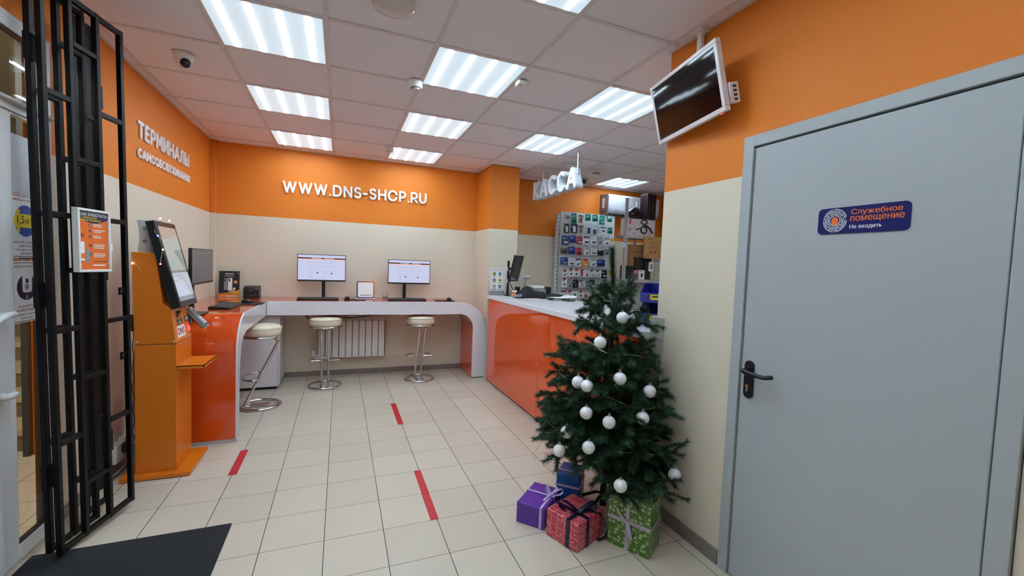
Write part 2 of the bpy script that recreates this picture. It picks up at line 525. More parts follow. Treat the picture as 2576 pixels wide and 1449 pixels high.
def letters(parent, s, F, w, h, z0, z1, m, t=.16, gap=.14, name='letter'):
    """raised round-ended letters of one sign, each its own part; t = stroke width over letter height"""
    ws = [max(GL[c][0], t) for c in s]
    tot = sum(ws) + gap * (len(s) - 1)
    kx, ky = w / tot, h
    x = 0.0
    for c, cw in zip(s, ws):
        g = G(F)
        k = 0
        for pl in GL[c][1]:
            P = [((x + t / 2 + px * (cw - t)) * kx, (t / 2 + py * (1 - t)) * ky) for px, py in pl]
            rx, ry = t / 2 * kx, t / 2 * ky
            for i, (px, py) in enumerate(P):
                g.prism([(px + rx * cos(q * pi / 10), py + ry * sin(q * pi / 10)) for q in range(20)], z0, z1 - k * 2e-5, m); k = (k + 1) % 7
                if i + 1 < len(P):
                    qx, qy = P[i + 1]
                    # edge offsets of an elliptical pen
                    dx, dy = (qx - px) / rx, (qy - py) / ry
                    L = math.hypot(dx, dy)
                    if L < 1e-6: continue
                    ox, oy = -dy / L * rx, dx / L * ry
                    g.prism([(px + ox, py + oy), (px - ox, py - oy), (qx - ox, qy - oy), (qx + ox, qy + oy)], z0, z1 - k * 2e-5, m); k = (k + 1) % 7
        g.obj(name, parent)
        x += cw + gap

L_, B_, RW, CH = -0.67, 3.20, 2.475, 2.737
REAR, EAST, STAFF = -4.2, 5.7, -0.52

# ================================================================== SETTING
g = G(); g.box((L_ - 0.05, REAR - 0.1, -0.12), (EAST + 0.1, B_ + 0.1, 0), TILES); struct(g, 'floor')

LIGHTS = [(0, 0), (0, 2), (0, 4), (2, 0), (2, 2), (2, 4), (4, 0), (4, 2), (2, -2), (0, -2), (7, 4), (7, 1), (0, -4), (2, -4), (7, 2)]
LIGHTS.remove((7, 2))
# ceiling: lay-in tiles a little above a grid of bars
g = G()
for i in range(-2, 10):
    x0, x1 = i * 0.6, i * 0.6 + 0.6
    for j in range(-7, 6):
        if (i, j) in LIGHTS: continue
        y0, y1 = j * 0.6, j * 0.6 + 0.6
        a, b, c, d = max(x0 + .006, L_ - .05), min(x1 - .006, EAST + .1), max(y0 + .006, REAR - .1), min(y1 - .006, B_ + .1)
        if b - a < 0.02 or d - c < 0.02: continue
        g.box((a, c, CH + 0.006), (b, d, CH + 0.02), grid_wh)
for i in range(-1, 10):
    g.box((i * 0.6 - .012, REAR - .1, CH), (i * 0.6 + .012, B_ + .1, CH + .0062), tbar)
for j in range(-7, 6):
    for i in range(-2, 10):
        a, b = max(i * .6 + .012, L_ - .05), min(i * .6 + .588, EAST + .1)
        if b > a: g.box((a, j * 0.6 - .012, CH + .0004), (b, j * 0.6 + .012, CH + .0062), tbar)
g.box((L_, REAR, CH), (L_ + .02, B_, CH + .006), tbar); g.box((L_, B_ - .02, CH), (EAST, B_, CH + .006), tbar)
g.box((RW - .02, REAR, CH), (RW, STAFF, CH + .006), tbar)
g.box((L_ - .05, REAR - .1, CH + .02), (EAST + .1, B_ + .1, CH + .1), gap_dark)
struct(g, 'ceiling', flat=True)

# left wall, thin, with the entrance opening
g = G()
g.box((L_ - .02, .305, 0), (L_, .56, CH + .02), PAINT); g.box((L_ - .05, .56, 0), (L_, B_ + .1, CH + .02), PAINT)
g.box((L_ - .05, -1.12, 2.467), (L_, .305, CH + .02), PAINT)
g.box((L_ - .05, REAR - .1, 0), (L_, -1.12, CH + .02), PAINT)
struct(g, 'wall_left')
g = G(); g.box((L_ - .05, B_, 0), (EAST + .1, B_ + .1, CH + .02), PAINT); struct(g, 'wall_back')
g = G(); g.box((L_ - .05, REAR - .1, 0), (EAST + .1, REAR, CH + .02), PAINT); struct(g, 'wall_rear')
g = G()
g.box((RW, -1.06, 0), (RW + .14, STAFF, CH + .02), PAINT)
g.box((RW, REAR, 0), (RW + .14, -2.02, CH + .02), PAINT)
g.box((RW, -2.02, 2.105), (RW + .14, -1.06, CH + .02), PAINT)
struct(g, 'wall_right')
g = G(); g.box((RW + .14, STAFF - .1, 0), (EAST, STAFF, CH + .02), PAINT); struct(g, 'wall_partition')
g = G(); g.box((EAST, REAR, 0), (EAST + .1, B_ + .1, CH + .02), PAINT); struct(g, 'wall_side')
g = G(); g.box((2.452, 2.61, 0), (2.845, B_, CH), PAINT); struct(g, 'pillar', bevel=.004)
g = G(); g.box((L_, B_ - .05, 0), (L_ + .052, B_, CH), PAINT); struct(g, 'trim_1', bevel=.004)

# skirting
g = G(); g.box((L_ + .0, B_ - .012, 0), (2.452, B_, .062), skirt); struct(g, 'baseboard_back', bevel=.002)
g = G(); g.box((L_, .31, 0), (L_ + .012, B_ - .02, .07), skirt); struct(g, 'baseboard_left', bevel=.002)
g = G()
for y0, y1 in ((-1.055, -.80), (-.797, -.585)): g.box((RW - .012, y0, 0), (RW, y1, .075), skirt)
struct(g, 'baseboard_right', bevel=.002)
g = G()
for z0, z1 in ((0, .28), (.283, .58), (.583, .88), (.883, 1.045), (1.048, 1.185)):
    g.box((RW - .013, -.585, z0), (RW + .155, -.478, z1), guard_t)
struct(g, 'trim_2', bevel=.002)

# grey service door, set in the right wall
d2 = thing('door_2', None, None, (RW, -1.55, 0)); tag(d2, kind='structure')
X = fr((RW, -1.062, 0), (0, -1, 0), (0, 0, 1))          # u along -y, v up, n towards the shop (-x)
g = G(X); U1 = .955
g.box((0, 0, -.08), (.052, 2.105, .016), door_grey); g.box((U1 - .052, 0, -.08), (U1, 2.105, .016), door_grey)
g.box((.052, 2.053, -.08), (U1 - .052, 2.105, .016), door_grey)
g.obj('door_frame', d2, bevel=.002)
g = G(X); g.box((.058, .008, -.07), (U1 - .058, 2.046, .007), door_grey); g.obj('door_leaf', d2, bevel=.003)
g = G(X); g.box((.05, 0, -.09), (U1 - .05, 2.055, -.071), gap_dark); g.obj('door_rebate', d2)
hd = G(X)
hd.prism(rrect(.080, .885, .128, 1.062, .0239, 8), .007, .016, black_pl)
h = hd.obj('handle_plate', d2, bevel=.002)
hd = G(X)
hd.tube([(.104, 1.017, .014), (.104, 1.017, .045), (.106, 1.017, .056), (.116, 1.017, .064), (.14, 1.016, .066), (.19, 1.012, .066), (.215, 1.012, .064), (.232, 1.016, .055), (.238, 1.018, .042)], [.011, .011, .011, .011, .0105, .010, .010, .010, .0095], black_pl, 12)
hd.obj('lever', h)
hd = G(X); hd.cyl((.101, .942, .015), (.101, .942, .019), .0075, chrome, 16); hd.box((.0965, .916, .015), (.1055, .942, .0185), satin); hd.obj('lock_cylinder', h)
hd = G(X)
for z in (.3, 1.05, 1.8): hd.cyl((U1 - .045, z, .006), (U1 - .045, z + .09, .006), .007, door_grey)
hd.obj('hinge', d2)

# sign on the service door
X2 = X @ Matrix.Translation((.362, 1.629, .007))
ds = thing('door_sign', 'navy sign with orange lettering stuck on the grey service door', 'sign', X2.translation)
SX, SY = .298, .1
g = G(X2); g.prism(rrect(0, 0, SX, SY, .017, 6), 0, .004, navy); g.obj('plate', ds, bevel=.0006)
g = G(X2)
cx, cy = .062, .051
rnd = random.Random(3)
for k, r in enumerate((.0435, .0375, .0315, .0255, .0195)):
    a = 0
    a = rnd.random() * 60
    end = a + 360
    while a < end - 12:
        da = min(rnd.uniform(50, 120), end - a)
        n = 10
        P = [(cx + (r * .94) * cos(radians(a + (da - 7) * i / n)), cy + r * sin(radians(a + (da - 7) * i / n)), .0042) for i in range(n + 1)]
        g.strap(P, [Vector((p[0] - cx, p[1] - cy, 0)) for p in P], .0024, .0004, white_pr)
        a += da
g.obj('fingerprint_emblem', ds)
g = G(X2); g.prism([(cx + .0125 * cos(t * pi / 12), cy - .002 + .0165 * sin(t * pi / 12)) for t in range(24)], .004, .0046, orange_pr); g.obj('emblem_centre', ds)
g = G(X2)
g.text('Служебное', .118, .064, .276, .089, .004, .0046, orange_pr, .014)
g.obj('lettering', ds); g = G(X2)
g.text('помещение', .116, .039, .282, .0625, .004, .0046, orange_pr, .014); g.obj('lettering', ds); g = G(X2)
g.text('Не входить', .115, .014, .218, .0315, .004, .0046, white_pr, .012)
g.obj('lettering', ds)

# entrance door: white plastic frame with fanlight, narrow leaf beside the grille
d1 = thing('door_1', None, None, (L_ + .02, -.4, 0)); tag(d1, kind='structure')
xa, xb = -.690, -.655
g = G()
g.box((xa, .25, 0), (xb + .006, .305, 2.467), pvc); g.box((xa, -1.12, 2.40), (xb + .006, .25, 2.467), pvc)
g.box((xa, -1.12, 0), (xb + .006, -1.07, 2.40), pvc)
g.box((xa, -1.07, 2.05), (xb + .006, .25, 2.095), pvc); g.box((xb, -1.07, 2.085), (xb + .03, .31, 2.10), pvc)
g.obj('door_frame', d1, bevel=.004)
def leaf(y0, y1, gy0, gy1):
    g = G()
    g.box((xa + .005, y0, .012), (xb, gy0, 2.048), pvc); g.box((xa + .005, gy1, .012), (xb, y1, 2.048), pvc)
    g.box((xa + .005, gy0, .012), (xb, gy1, .085), pvc); g.box((xa + .005, gy0, 2.038), (xb, gy1, 2.048), pvc)
    g.obj('door_leaf', d1, bevel=.003)
    g = G()
    w = .006
    for a, b in (((gy0, .085), (gy0 + w, 2.038)), ((gy1 - w, .085), (gy1, 2.038)), ((gy0, .085), (gy1, .085 + w))):
        g.box((xb - .03, a[0], a[1]), (xb - .004, b[0], b[1]), black_pl)
    g.obj('gasket', d1)
    g = G(); g.box((xb - .012, gy0, .085), (xb - .006, gy1, 2.038), GLASS); g.obj('pane', d1)
leaf(-.135, .248, .034, .218)
leaf(-1.065, -.14, -.97, -.22)
g = G(); g.box((xb - .026, -1.07, 2.095), (xb - .02, .25, 2.40), GLASS); g.obj('fanlight_pane', d1)
g = G()
w = .008
for a, b in (((-1.07, 2.392), (.25, 2.40)),): g.box((xb - .03, a[0], a[1]), (xb, b[0], b[1]), black_pl)
g.obj('gasket', d1)
g = G(); g.box((xb - .0058, .037, 1.70), (xb - .005, .216, 1.96), film); g.box((xb - .0058, -.96, .3), (xb - .005, -.23, 1.9), film); g.obj('frosted_film', d1)
g = G()
g.tube([(xb, -.075, 1.165), (xb + .03, -.075, 1.165)], .011, pvc, 12); g.tube([(xb, -.075, .818), (xb + .03, -.075, .818)], .011, pvc, 12)
g.tube([(xb + .04, -.05, 1.16), (xb + .045, -.058, 1.165), (xb + .045, -.1, 1.165), (xb + .045, -.16, 1.15), (xb + .045, -.19, 1.1), (xb + .045, -.19, .88), (xb + .045, -.16, .83), (xb + .045, -.1, .815), (xb + .045, -.058, .815), (xb + .04, -.05, .82)], [.011, .0145, .0145, .0145, .0145, .0145, .0145, .0145, .0145, .011], pvc, 12)
g.obj('handle', d1)

# two stickers on the entrance pane
def sticker(z0, z1, label):
    y0, y1 = .036, .216
    t = thing('sticker', label, 'poster', (xb - .0055, y0, z0))
    F = fr((xb - .0056, y0, z0), (0, 1, 0), (0, 0, 1))
    w, h = y1 - y0, z1 - z0
    g = G(F); g.box((0, 0, 0), (w, h, .0006), white_pr); g.obj('sheet', t)
    return t, F, w, h
t, F, w, h = sticker(1.41, 1.70, 'upper sticker with blue circle and yellow arrow on the entrance door pane')
g = G(F)
for y in (h - .012, .004): g.box((0, y, .0006), (w, y + .003, .0009), maroon_pr)
for k, mm in enumerate((orange_pr, grey_pr, orange_pr)): g.box((.005 + k * .06, h - .004, .0006), (.055 + k * .06, h, .0009), mm)
g.obj('stripe', t)
g = G(F); g.prism([(w / 2 + .072 * cos(a * pi / 16), h * .58 + .072 * sin(a * pi / 16)) for a in range(32)], .0006, .0009, mat('blue_print', '26469A', .4)); g.obj('blue_disc', t)
g = G(F); yc = h * .58
g.prism([(.008, yc), (.042, yc + .055), (.052, yc + .048), (.05, yc + .031), (w - .05, yc + .031), (w - .052, yc + .048), (w - .042, yc + .055), (w - .008, yc), (w - .042, yc - .055), (w - .052, yc - .048), (w - .05, yc - .031), (.05, yc - .031), (.052, yc - .048), (.042, yc - .055)], .0009, .0012, yellow_pr); g.obj('yellow_arrow', t)
g = G(F); g.text('ВИРУСЫ НЕ ПРОЙДУТ', .01, h - .036, w - .01, h - .02, .0006, .0009, maroon_pr, .01, 2); g.obj('lettering', t)
g = G(F); g.text('1,5', .034, yc - .018, .082, yc + .022, .0012, .0015, black_pr, .012, 2); g.text('МЕТРА', .09, yc - .013, w - .026, yc + .012, .0012, .0015, black_pr, .01, 2); g.obj('lettering', t)
g = G(F); g.text('ИЗБЕГАЙТЕ БЛИЗКОГО', .012, .065, w - .012, .077, .0006, .0009, maroon_pr, .01, 2); g.obj('lettering', t)
g = G(F); g.text('КОНТАКТА!', .05, .047, w - .05, .059, .0006, .0009, maroon_pr, .01, 2); g.obj('lettering', t)
g = G(F); g.text('Соблюдайте безопасную', .016, .029, w - .016, .041, .0006, .0009, black_pr, .005, 2); g.obj('lettering', t)
g = G(F); g.text('дистанцию', .055, .012, w - .055, .024, .0006, .0009, black_pr, .005, 2); g.obj('lettering', t)
t, F, w, h = sticker(1.11, 1.40, 'lower sticker with hand sanitizer bottle picture on the entrance door pane')
g = G(F)
for y in (h - .016, .004): g.box((0, y, .0006), (w, y + .003, .0009), maroon_pr)
for k, mm in enumerate((orange_pr, grey_pr, orange_pr)): g.box((.005 + k * .06, h - .006, .0006), (.055 + k * .06, h, .0009), mm)
g.obj('stripe', t)
g = G(F); yc = h * .56
g.prism([(w / 2 + .066 * cos(a * pi / 16), yc + .06 * sin(a * pi / 16)) for a in range(32)], .0006, .0009, navy_dk); g.obj('blue_disc', t)
g = G(F)
g.prism(rrect(w / 2 - .03, yc - .025, w / 2 + .035, yc + .07, .015), .0009, .0012, white_pr); g.box((w / 2 - .008, yc + .02, .0012), (w / 2 + .01, yc + .04, .0014), navy)
g.prism([(w / 2 + .014 * cos(a * pi / 8), yc + .002 + .014 * sin(a * pi / 8)) for a in range(16)], .0012, .0014, grey_pr)
g.prism([(w / 2 + .0, yc - .03), (w / 2 + .01, yc - .05), (w / 2, yc - .058), (w / 2 - .01, yc - .05)], .0009, .0012, grey_md); g.obj('bottle_picture', t)
g = G(F); g.text('ВИРУСЫ НЕ ПРОЙДУТ', .01, h - .038, w - .01, h - .024, .0006, .0009, maroon_pr, .01, 2); g.obj('lettering', t)
g = G(F); g.text('ПОЛЬЗУЙТЕСЬ', .03, .069, w - .03, .082, .0006, .0009, maroon_pr, .01, 2); g.obj('lettering', t)
g = G(F); g.text('АНТИСЕПТИКОМ', .02, .05, w - .02, .063, .0006, .0009, maroon_pr, .01, 2); g.obj('lettering', t)
g = G(F); g.text('Регулярно и тщательно', .014, .03, w - .014, .043, .0006, .0009, black_pr, .005, 2); g.obj('lettering', t)
g = G(F); g.text('мойте руки', .05, .013, w - .05, .026, .0006, .0009, black_pr, .005, 2); g.obj('lettering', t)

# vestibule beyond the entrance
VX = L_ - .052
vest_wall = mat('vestibule_wall', 'C9C2B2', 0.7)
g = G(); g.box((-3.4, -1.6, -.12), (VX, 4.6, 0), TILES); struct(g, 'floor_vestibule')
g = G(); g.box((-3.5, -1.6, 0), (-3.4, 4.6, 3.2), vest_wall); g.box((-3.4, 4.5, 0), (VX, 4.6, 3.2), vest_wall); g.box((-3.4, -1.7, 0), (VX, -1.6, 3.2), vest_wall)
struct(g, 'wall_vestibule')
g = G(); g.box((-3.5, -1.7, 3.0), (VX, 4.6, 3.1), vest_wall); struct(g, 'ceiling_vestibule')
orange_flat = mat('orange_wall_paint', ORANGE, .6)
g = G(); g.box((-1.298, 1.42, 0), (VX, 1.5, 3.0), orange_flat); struct(g, 'wall_vestibule_orange')
g = G(); g.box((-1.332, 1.38, 0), (-1.300, 1.5, 3.0), grey_dk); struct(g, 'trim_3')
step_a = mat('brown_step_tile', '8A7258', .5, vary=.2, bscale=8); step_b = mat('beige_step_tile', 'C9B48E', .5)
g = G()
for k in range(8):
    y0 = 1.5 + k * .3
    g.box((-2.6, y0, k * .16), (-1.305, 4.5, k * .16 + .115), step_a)
    g.box((-2.6, y0 - .01, k * .16 + .115), (-1.305, 4.5, k * .16 + .16), step_b)
struct(g, 'steps')
vl = thing('vestibule_fill_lamp', 'added unseen square lamp lighting the vestibule beyond the entrance door', 'lamp', (-1.8, .4, 2.96))  # unseen fill lamp, added to brighten what shows through the door pane
g = G(); g.box((-2.3, -.1, 2.96), (-1.4, .8, 2.995), white_pl); g.obj('housing', vl)
g = G(); g.box((-2.27, -.07, 2.952), (-1.43, .77, 2.96), mat('vestibule_fill_glow', 'FFFFFF', .5, em=(1, .93, .82), ems=26)); g.obj('diffuser', vl)

# ================================================================== CEILING LIGHTS
light_where = {(0, 0): 'nearest of the three above the left aisle, beside the dome camera', (0, 2): 'middle of the three above the left aisle', (0, 4): 'at the back wall above the white website lettering',
               (2, 0): 'between two smoke detectors in mid room', (2, 2): 'centre of the room, above the red tapes', (2, 4): 'at the back wall beside the small smoke detector',
               (4, 0): 'behind the hanging white television', (4, 2): 'beside the rods of the hanging white lettering', (2, -2): 'cut by the top edge of the picture',
               (7, 4): 'in the staff area before the air conditioner'}
g = G(); g.box((.018, .018, .002), (.582, .582, .008), DIFF)
dm = g.obj('diffuser_source', None, flat=True)
ul = dm.data.uv_layers.new(name='UVMap')
for p in dm.data.polygons:
    for li in p.loop_indices:
        v = dm.data.vertices[dm.data.loops[li].vertex_index].co
        ul.data[li].uv = ((v.x - .018) / .564, (v.y - .018) / .564)
DME = dm.data
bpy.data.objects.remove(dm)
g = G()
for a, b in (((0.012, .012), (.018, .588)), ((.582, .012), (.588, .588)), ((.018, .012), (.582, .018)), ((.018, .582), (.582, .588))):
    g.box((a[0], a[1], .0), (b[0], b[1], .05), white_pl)
g.box((.012, .012, .05), (.588, .588, .056), white_pl)
fo = g.obj('frame_source'); FME = fo.data; bpy.data.objects.remove(fo)
for (i, j) in LIGHTS:
    w = light_where.get((i, j))
    t = thing('ceiling_light', 'four-tube square ceiling light ' + (w or 'out of the picture over the shop floor'), 'ceiling light', (i * .6, j * .6, CH), 0, 'square ceiling lights')
    put(bpy.data.objects.new('frame', FME), t); put(bpy.data.objects.new('diffuser', DME), t)

# ================================================================== CEILING FITTINGS
def detector(x, y, r, label, name='smoke_detector'):
    t = thing(name, label, 'smoke detector', (x, y, CH - .045))
    g = G(); g.lathe([(r * .86, 0.0), (r, .012), (r, .035), (r * 1.03, .045)], (x, y, CH - .045), white_pl, 28); g.obj('base', t, angle=50)
    g = G(); g.lathe([(r * .35, -.012), (r * .5, -.01), (r * .55, .0)], (x + .006, y, CH - .045), white_pl, 24); g.obj('sensor_cap', t, angle=50)
    g = G(); g.lathe([(r * .57, -.003), (r * .57, .0005)], (x, y, CH - .045), gap_dark, 24); g.obj('sensor_slot', t)
detector(1.165, .575, .05, 'white round smoke detector nearer the camera beside the mid room light')
detector(1.185, 2.45, .048, 'white round smoke detector near the back wall light')
def dome(x, y, label, ang, sc=1.0):
    t = thing('dome_camera', label, 'security camera', (x, y, CH - .1))
    c = (x, y, CH)
    g = G(); g.lathe([(.062 * sc, -.01), (.064 * sc, 0)], c, white_pl, 28); g.obj('mounting_plate', t)
    g = G(); g.lathe([(.004, -.088 * sc), (.025 * sc, -.082 * sc), (.043 * sc, -.06 * sc), (.052 * sc, -.03 * sc), (.056 * sc, -.009)], c, grey_md if sc < 1 else white_pl, 28); g.obj('housing', t, angle=60)
    g = G(); dx, dy = cos(ang), sin(ang)
    g.ball((x + .032 * sc * dx, y + .032 * sc * dy, CH - .06 * sc), .03 * sc, black_pl, 18, 10); g.obj('lens_dome', t)
dome(-.265, .86, 'white dome camera on the ceiling near the left wall', -1.0)
dome(3.86, 2.68, 'grey dome camera on the ceiling of the staff area', -2.2, .9)
t = thing('ceiling_sensor', 'small white box sensor beside the mid room ceiling light', 'sensor', (1.835, .225, CH - .03))
g = G(); g.box((1.80, .19, CH - .03), (1.875, .26, CH), white_pl); g.obj('body', t, bevel=.008)
g = G(); g.cyl((1.83, .225, CH - .031), (1.83, .225, CH - .029), .005, black_pl); g.obj('eye', t)
t = thing('ceiling_speaker', 'round ceiling fitting wrapped in shiny film at the picture top', 'ceiling fitting', (.917, -.31, CH - .03))
g = G(); g.lathe([(.01, -.032), (.07, -.03), (.1, -.02), (.108, 0)], (.917, -.30, CH), mat('crinkled_film', 'CFC4C2', .12, bump=1.0, bscale=30), 30); g.obj('film_cover', t, angle=60)
t = thing('air_vent', 'round white air valve on the staff area ceiling', 'vent', (3.766, 2.243, CH - .02))
g = G(); g.lathe([(.07, -.022), (.1, -.008), (.105, 0)], (3.766, 2.24, CH), white_pl, 30); g.lathe([(.02, -.03), (.05, -.028), (.056, -.024)], (3.766, 2.24, CH), grey_md, 24); g.obj('valve_ring', t)
t = thing('ceiling_valve', 'round air valve partly hidden behind the hanging rod of the white letters', 'vent', (3.30, 2.3, CH - .03))
g = G(); g.lathe([(.03, -.035), (.06, -.03), (.085, -.004), (.09, 0)], (3.33, 2.15, CH), white_pl, 30); g.obj('valve_ring', t)

# ================================================================== WALL LETTERING
white_let = mat('white_letter_acrylic', 'F2F2F4', .25)
t = thing('wall_lettering', 'white raised website address letters on the orange back wall', 'sign', (.04, B_, 2.222))
F = fr((.045, B_ - .004, 2.228), (1, 0, 0), (0, 0, 1)); F = F @ Matrix.Rotation(radians(.5), 4, 'Z')
letters(t, 'WWW.DNS-SHOP.RU', F, 1.70, .142, 0, .022, white_let, .17)
t = thing('wall_lettering', 'white raised letters in two lines on the orange left wall', 'sign', (L_, 1.32, 2.13))
F = fr((L_ + .004, 1.317, 2.275), (0, 1, 0), (0, 0, 1))
letters(t, 'ТЕРМИНАЛЫ', F, 1.10, .124, 0, .008, white_let, .20, .12)
F = fr((L_ + .004, 1.315, 2.135), (0, 1, 0), (0, 0, 1))
letters(t, 'САМООБСЛУЖИВАНИЯ', F, 1.12, .07, 0, .008, white_let, .22, .12)
# hanging KACCA letters
t = thing('hanging_letters', 'white block letters hanging from two rods above the service counter', 'sign', (3.07, 2.05, 2.32))
F = fr((3.13, 2.60, 2.335), (0, -1, 0), (0, 0, 1))
letters(t, 'КАССА', F, 1.10, .24, 0, .09, mat('pale_grey_acrylic', 'C2C8D0', .35), .21, .10)
letters(t, 'КАССА', F @ Matrix.Translation((.008, .008, 0)), 1.084, .224, .088, .096, white_let, .15, .135, 'letter_face')
g = G()
for y in (2.41, 1.55): g.cyl((3.085, y, 2.5), (3.085, y, CH), .009, satin, 14); g.cyl((3.085, y, CH - .006), (3.085, y, CH), .02, satin, 14)
g.obj('rod', t)
g = G(); g.box((3.125, 1.56, 2.40), (3.138, 2.56, 2.42), white_pl); g.obj('rear_rail', t)

# ================================================================== CORNER DESK
desk = thing('desk', 'glossy orange corner desk with white edges and curved ends', 'desk', (-.3, 2.6, 0))
ZT, ZU = .985, .83
outer = [(-.665, ZT)] + arc(2.088, .625, .36, 90, 0, 16) + [(2.448, .012)]
inner = [(2.28, .012)] + arc(2.10, .65, .18, 0, 90, 12) + [(-.665, ZU)]
prof = outer + inner
XB = fr((0, 3.187, 0), (1, 0, 0), (0, 0, 1))       # u=x, v=z, n=-y
g = G(XB); g.prism(prof, 0, 3.187 - 2.634, orange_lam); g.obj('back_worktop', desk, angle=50)
g = G(XB); g.prism([(max(x, -.04), z) for x, z in prof], 3.187 - 2.634, 3.187 - 2.622, white_gloss); g.obj('front_edge', desk, angle=50)
yo, R1 = 1.25, .30
o2 = [(2.64, ZT + .001)] + arc(yo + R1, ZT + .001 - R1, R1, 90, 180, 14) + [(yo, .03)]
i2 = [(yo + .075, .03)] + arc(yo + .075 + .5, ZU - .34, .5, 180, 133, 10)
yi, zi = i2[-1]
i2 = [(yo + .075, .03), (yo + .078, .45), (yo + .095, .62), (yo + .14, .735), (yo + .22, .80), (yo + .34, .83), (yo + .5, ZU)] + [(2.634, ZU)]
XL = fr((-.665, 0, 0), (0, 1, 0), (0, 0, 1))       # u=y, v=z, n=+x
g = G(XL); g.prism(o2 + i2, 0, .62, orange_lam); g.obj('side_worktop', desk, angle=50)
g = G(XL); g.prism([(min(y, 2.622), z) for y, z in o2 + i2], .62, .632, white_gloss); g.obj('side_edge', desk, angle=50)
g = G(); g.box((-.0335, 2.6185, .832), (-.0295, 2.6222, .984), gap_dark); g.obj('corner_seam', desk)
g = G(); g.box((-.66, yo + .002, 0), (-.035, yo + .07, .03), mat('grey_plinth', 'B9B4B4', .4)); g.obj('plinth', desk)
g = G(); g.box((2.285, 2.63, 0), (2.44, 3.18, .012), black_pl); g.obj('plinth', desk)

# pedestal under it
t = thing('cabinet', 'white pedestal cabinet under the desk corner', 'cabinet', (-.2, 2.93, 0))
g = G(); g.box((-.45, 2.70, .03), (.068, 3.17, .815), white_lam); g.obj('body', t, bevel=.002)
g = G(); g.box((.070, 2.715, .035), (.086, 3.165, .81), white_lam); dd = g.obj('door', t, bevel=.002)
g = G(); g.tube([(.086, 2.80, .66), (.105, 2.80, .66), (.105, 2.80, .76), (.086, 2.80, .76)], .005, satin, 8); g.obj('handle', dd)
g = G(); g.box((-.44, 2.71, 0), (.06, 3.16, .03), black_pl); g.obj('plinth', t)

# stools
def stool(x, y, rz, label, zs=1.0):
    t = thing('bar_stool', label, 'bar stool', (x, y, 0), rz, 'cream bar stools with chrome frames')
    g = G()
    g.lathe([(.02, .70), (.155, .70), (.168, .708), (.172, .73), (.172, .765), (.168, .785), (.15, .797), (.08, .802), (.01, .803)], (0, 0, 0), cream_leather, 40)
    s = g.obj('seat', t, local=True, angle=60)
    g = G(); g.tube([(.1715 * cos(a * pi / 20), .1715 * sin(a * pi / 20), .776) for a in range(40)], .003, cream_leather, 6, True); g.obj('piping', s, local=True)
    g = G()
    g.tube([(.166 * cos(a * pi / 20), .166 * sin(a * pi / 20), .692) for a in range(40)], .0105, chrome, 10, True)
    g.lathe([(.16, .694), (.16, .70)], (0, 0, 0), chrome, 32)
    g.obj('seat_ring', t, local=True)
    for sx in (-1, 1):
        g = G()
        xx = sx * .036
        P = [(xx, .16, .678), (xx, -.05, .678), (xx, -.11, .674), (xx, -.135, .66), (xx, -.143, .64), (xx, -.135, .61)]
        P += [(xx, .11, .075), (xx, .125, .045), (xx, .122, .025), (xx, .10, .014), (xx, .06, .0125), (xx, -.155, .0125)]
        g.tube(P, .0125, chrome, 12); g.obj('leg_tube', t, local=True)
    g = G(); g.tube([(.17 * cos(a * pi / 24), .17 * sin(a * pi / 24), .0135) for a in range(48)], .0135, chrome, 12, True); g.obj('base_ring', t, local=True)
    g = G()
    P = [(-.036, .025, .29)] + [(.165 * cos(radians(200 - a * 220 / 20)), .045 + .105 * sin(radians(200 - a * 220 / 20)), .295) for a in range(21)] + [(.036, .025, .29)]
    g.tube(P, .0095, chrome, 10); g.obj('footrest', t, local=True)
    return t
stool(-.005, 2.125, pi / 2, 'cream bar stool nearest the orange kiosk, half behind the desk end')
stool(.548, 2.70, 0, 'cream bar stool in front of the white radiator')
stool(1.633, 2.735, 0, 'cream bar stool nearest the curved right end of the desk')

# radiator
t = thing('radiator', 'white sectional radiator on the wall under the desk', 'radiator', (.845, 3.12, .237))
for k in range(10):
    g = G(); x0 = .456 + k * .078
    g.box((x0 + .004, 3.07, .243), (x0 + .074, 3.082, .70), white_pl)
    g.box((x0 + .034, 3.08, .25), (x0 + .044, 3.15, .74), white_pl)
    for q in range(3): g.box((x0 + .006, 3.072 + q * .012, .705 + q * .022), (x0 + .072, 3.088 + q * .012, .718 + q * .022), white_pl)
    g.box((x0 + .012, 3.10, .26), (x0 + .066, 3.105, .74), white_pl)
    g.obj('radiator_section', t, bevel=.003)
    g = G(); g.box((x0 + .0735, 3.078, .25), (x0 + .0825, 3.09, .70), grey_dk); g.obj('gap_shade_strip', t)  # dark strip stands in for the shade between two sections
g = G(); g.cyl((.40, 3.115, .27), (1.245, 3.115, .27), .016, white_pl); g.cyl((.42, 3.115, .73), (1.245, 3.115, .73), .016, white_pl); g.cyl((.40, 3.115, .27), (.40, B_, .27), .011, white_pl)
g.obj('manifold_pipe', t)
g = G(); g.lathe([(.018, 0), (.022, .01), (.02, .05), (.012, .055)], (.40, 3.115, .275), white_pl, 18); g.obj('valve', t)
g = G(); g.tube([(.25, 3.05, .828), (.30, 3.05, .80), (.36, 3.05, .80), (.5, 3.05, .79), (.8, 3.05, .74), (1.0, 3.05, .76), (1.2, 3.05, .83)], .005, black_pl, 6)
g.tube([(.28, 3.04, .828), (.31, 3.04, .79), (.34, 3.04, .755)], .005, black_pl, 6); g.cyl((.335, 3.04, .76), (.355, 3.04, .735), .009, black_pl)
tag(g.obj('cable'), 'black cables drooping beneath the desk over the radiator', 'cable')

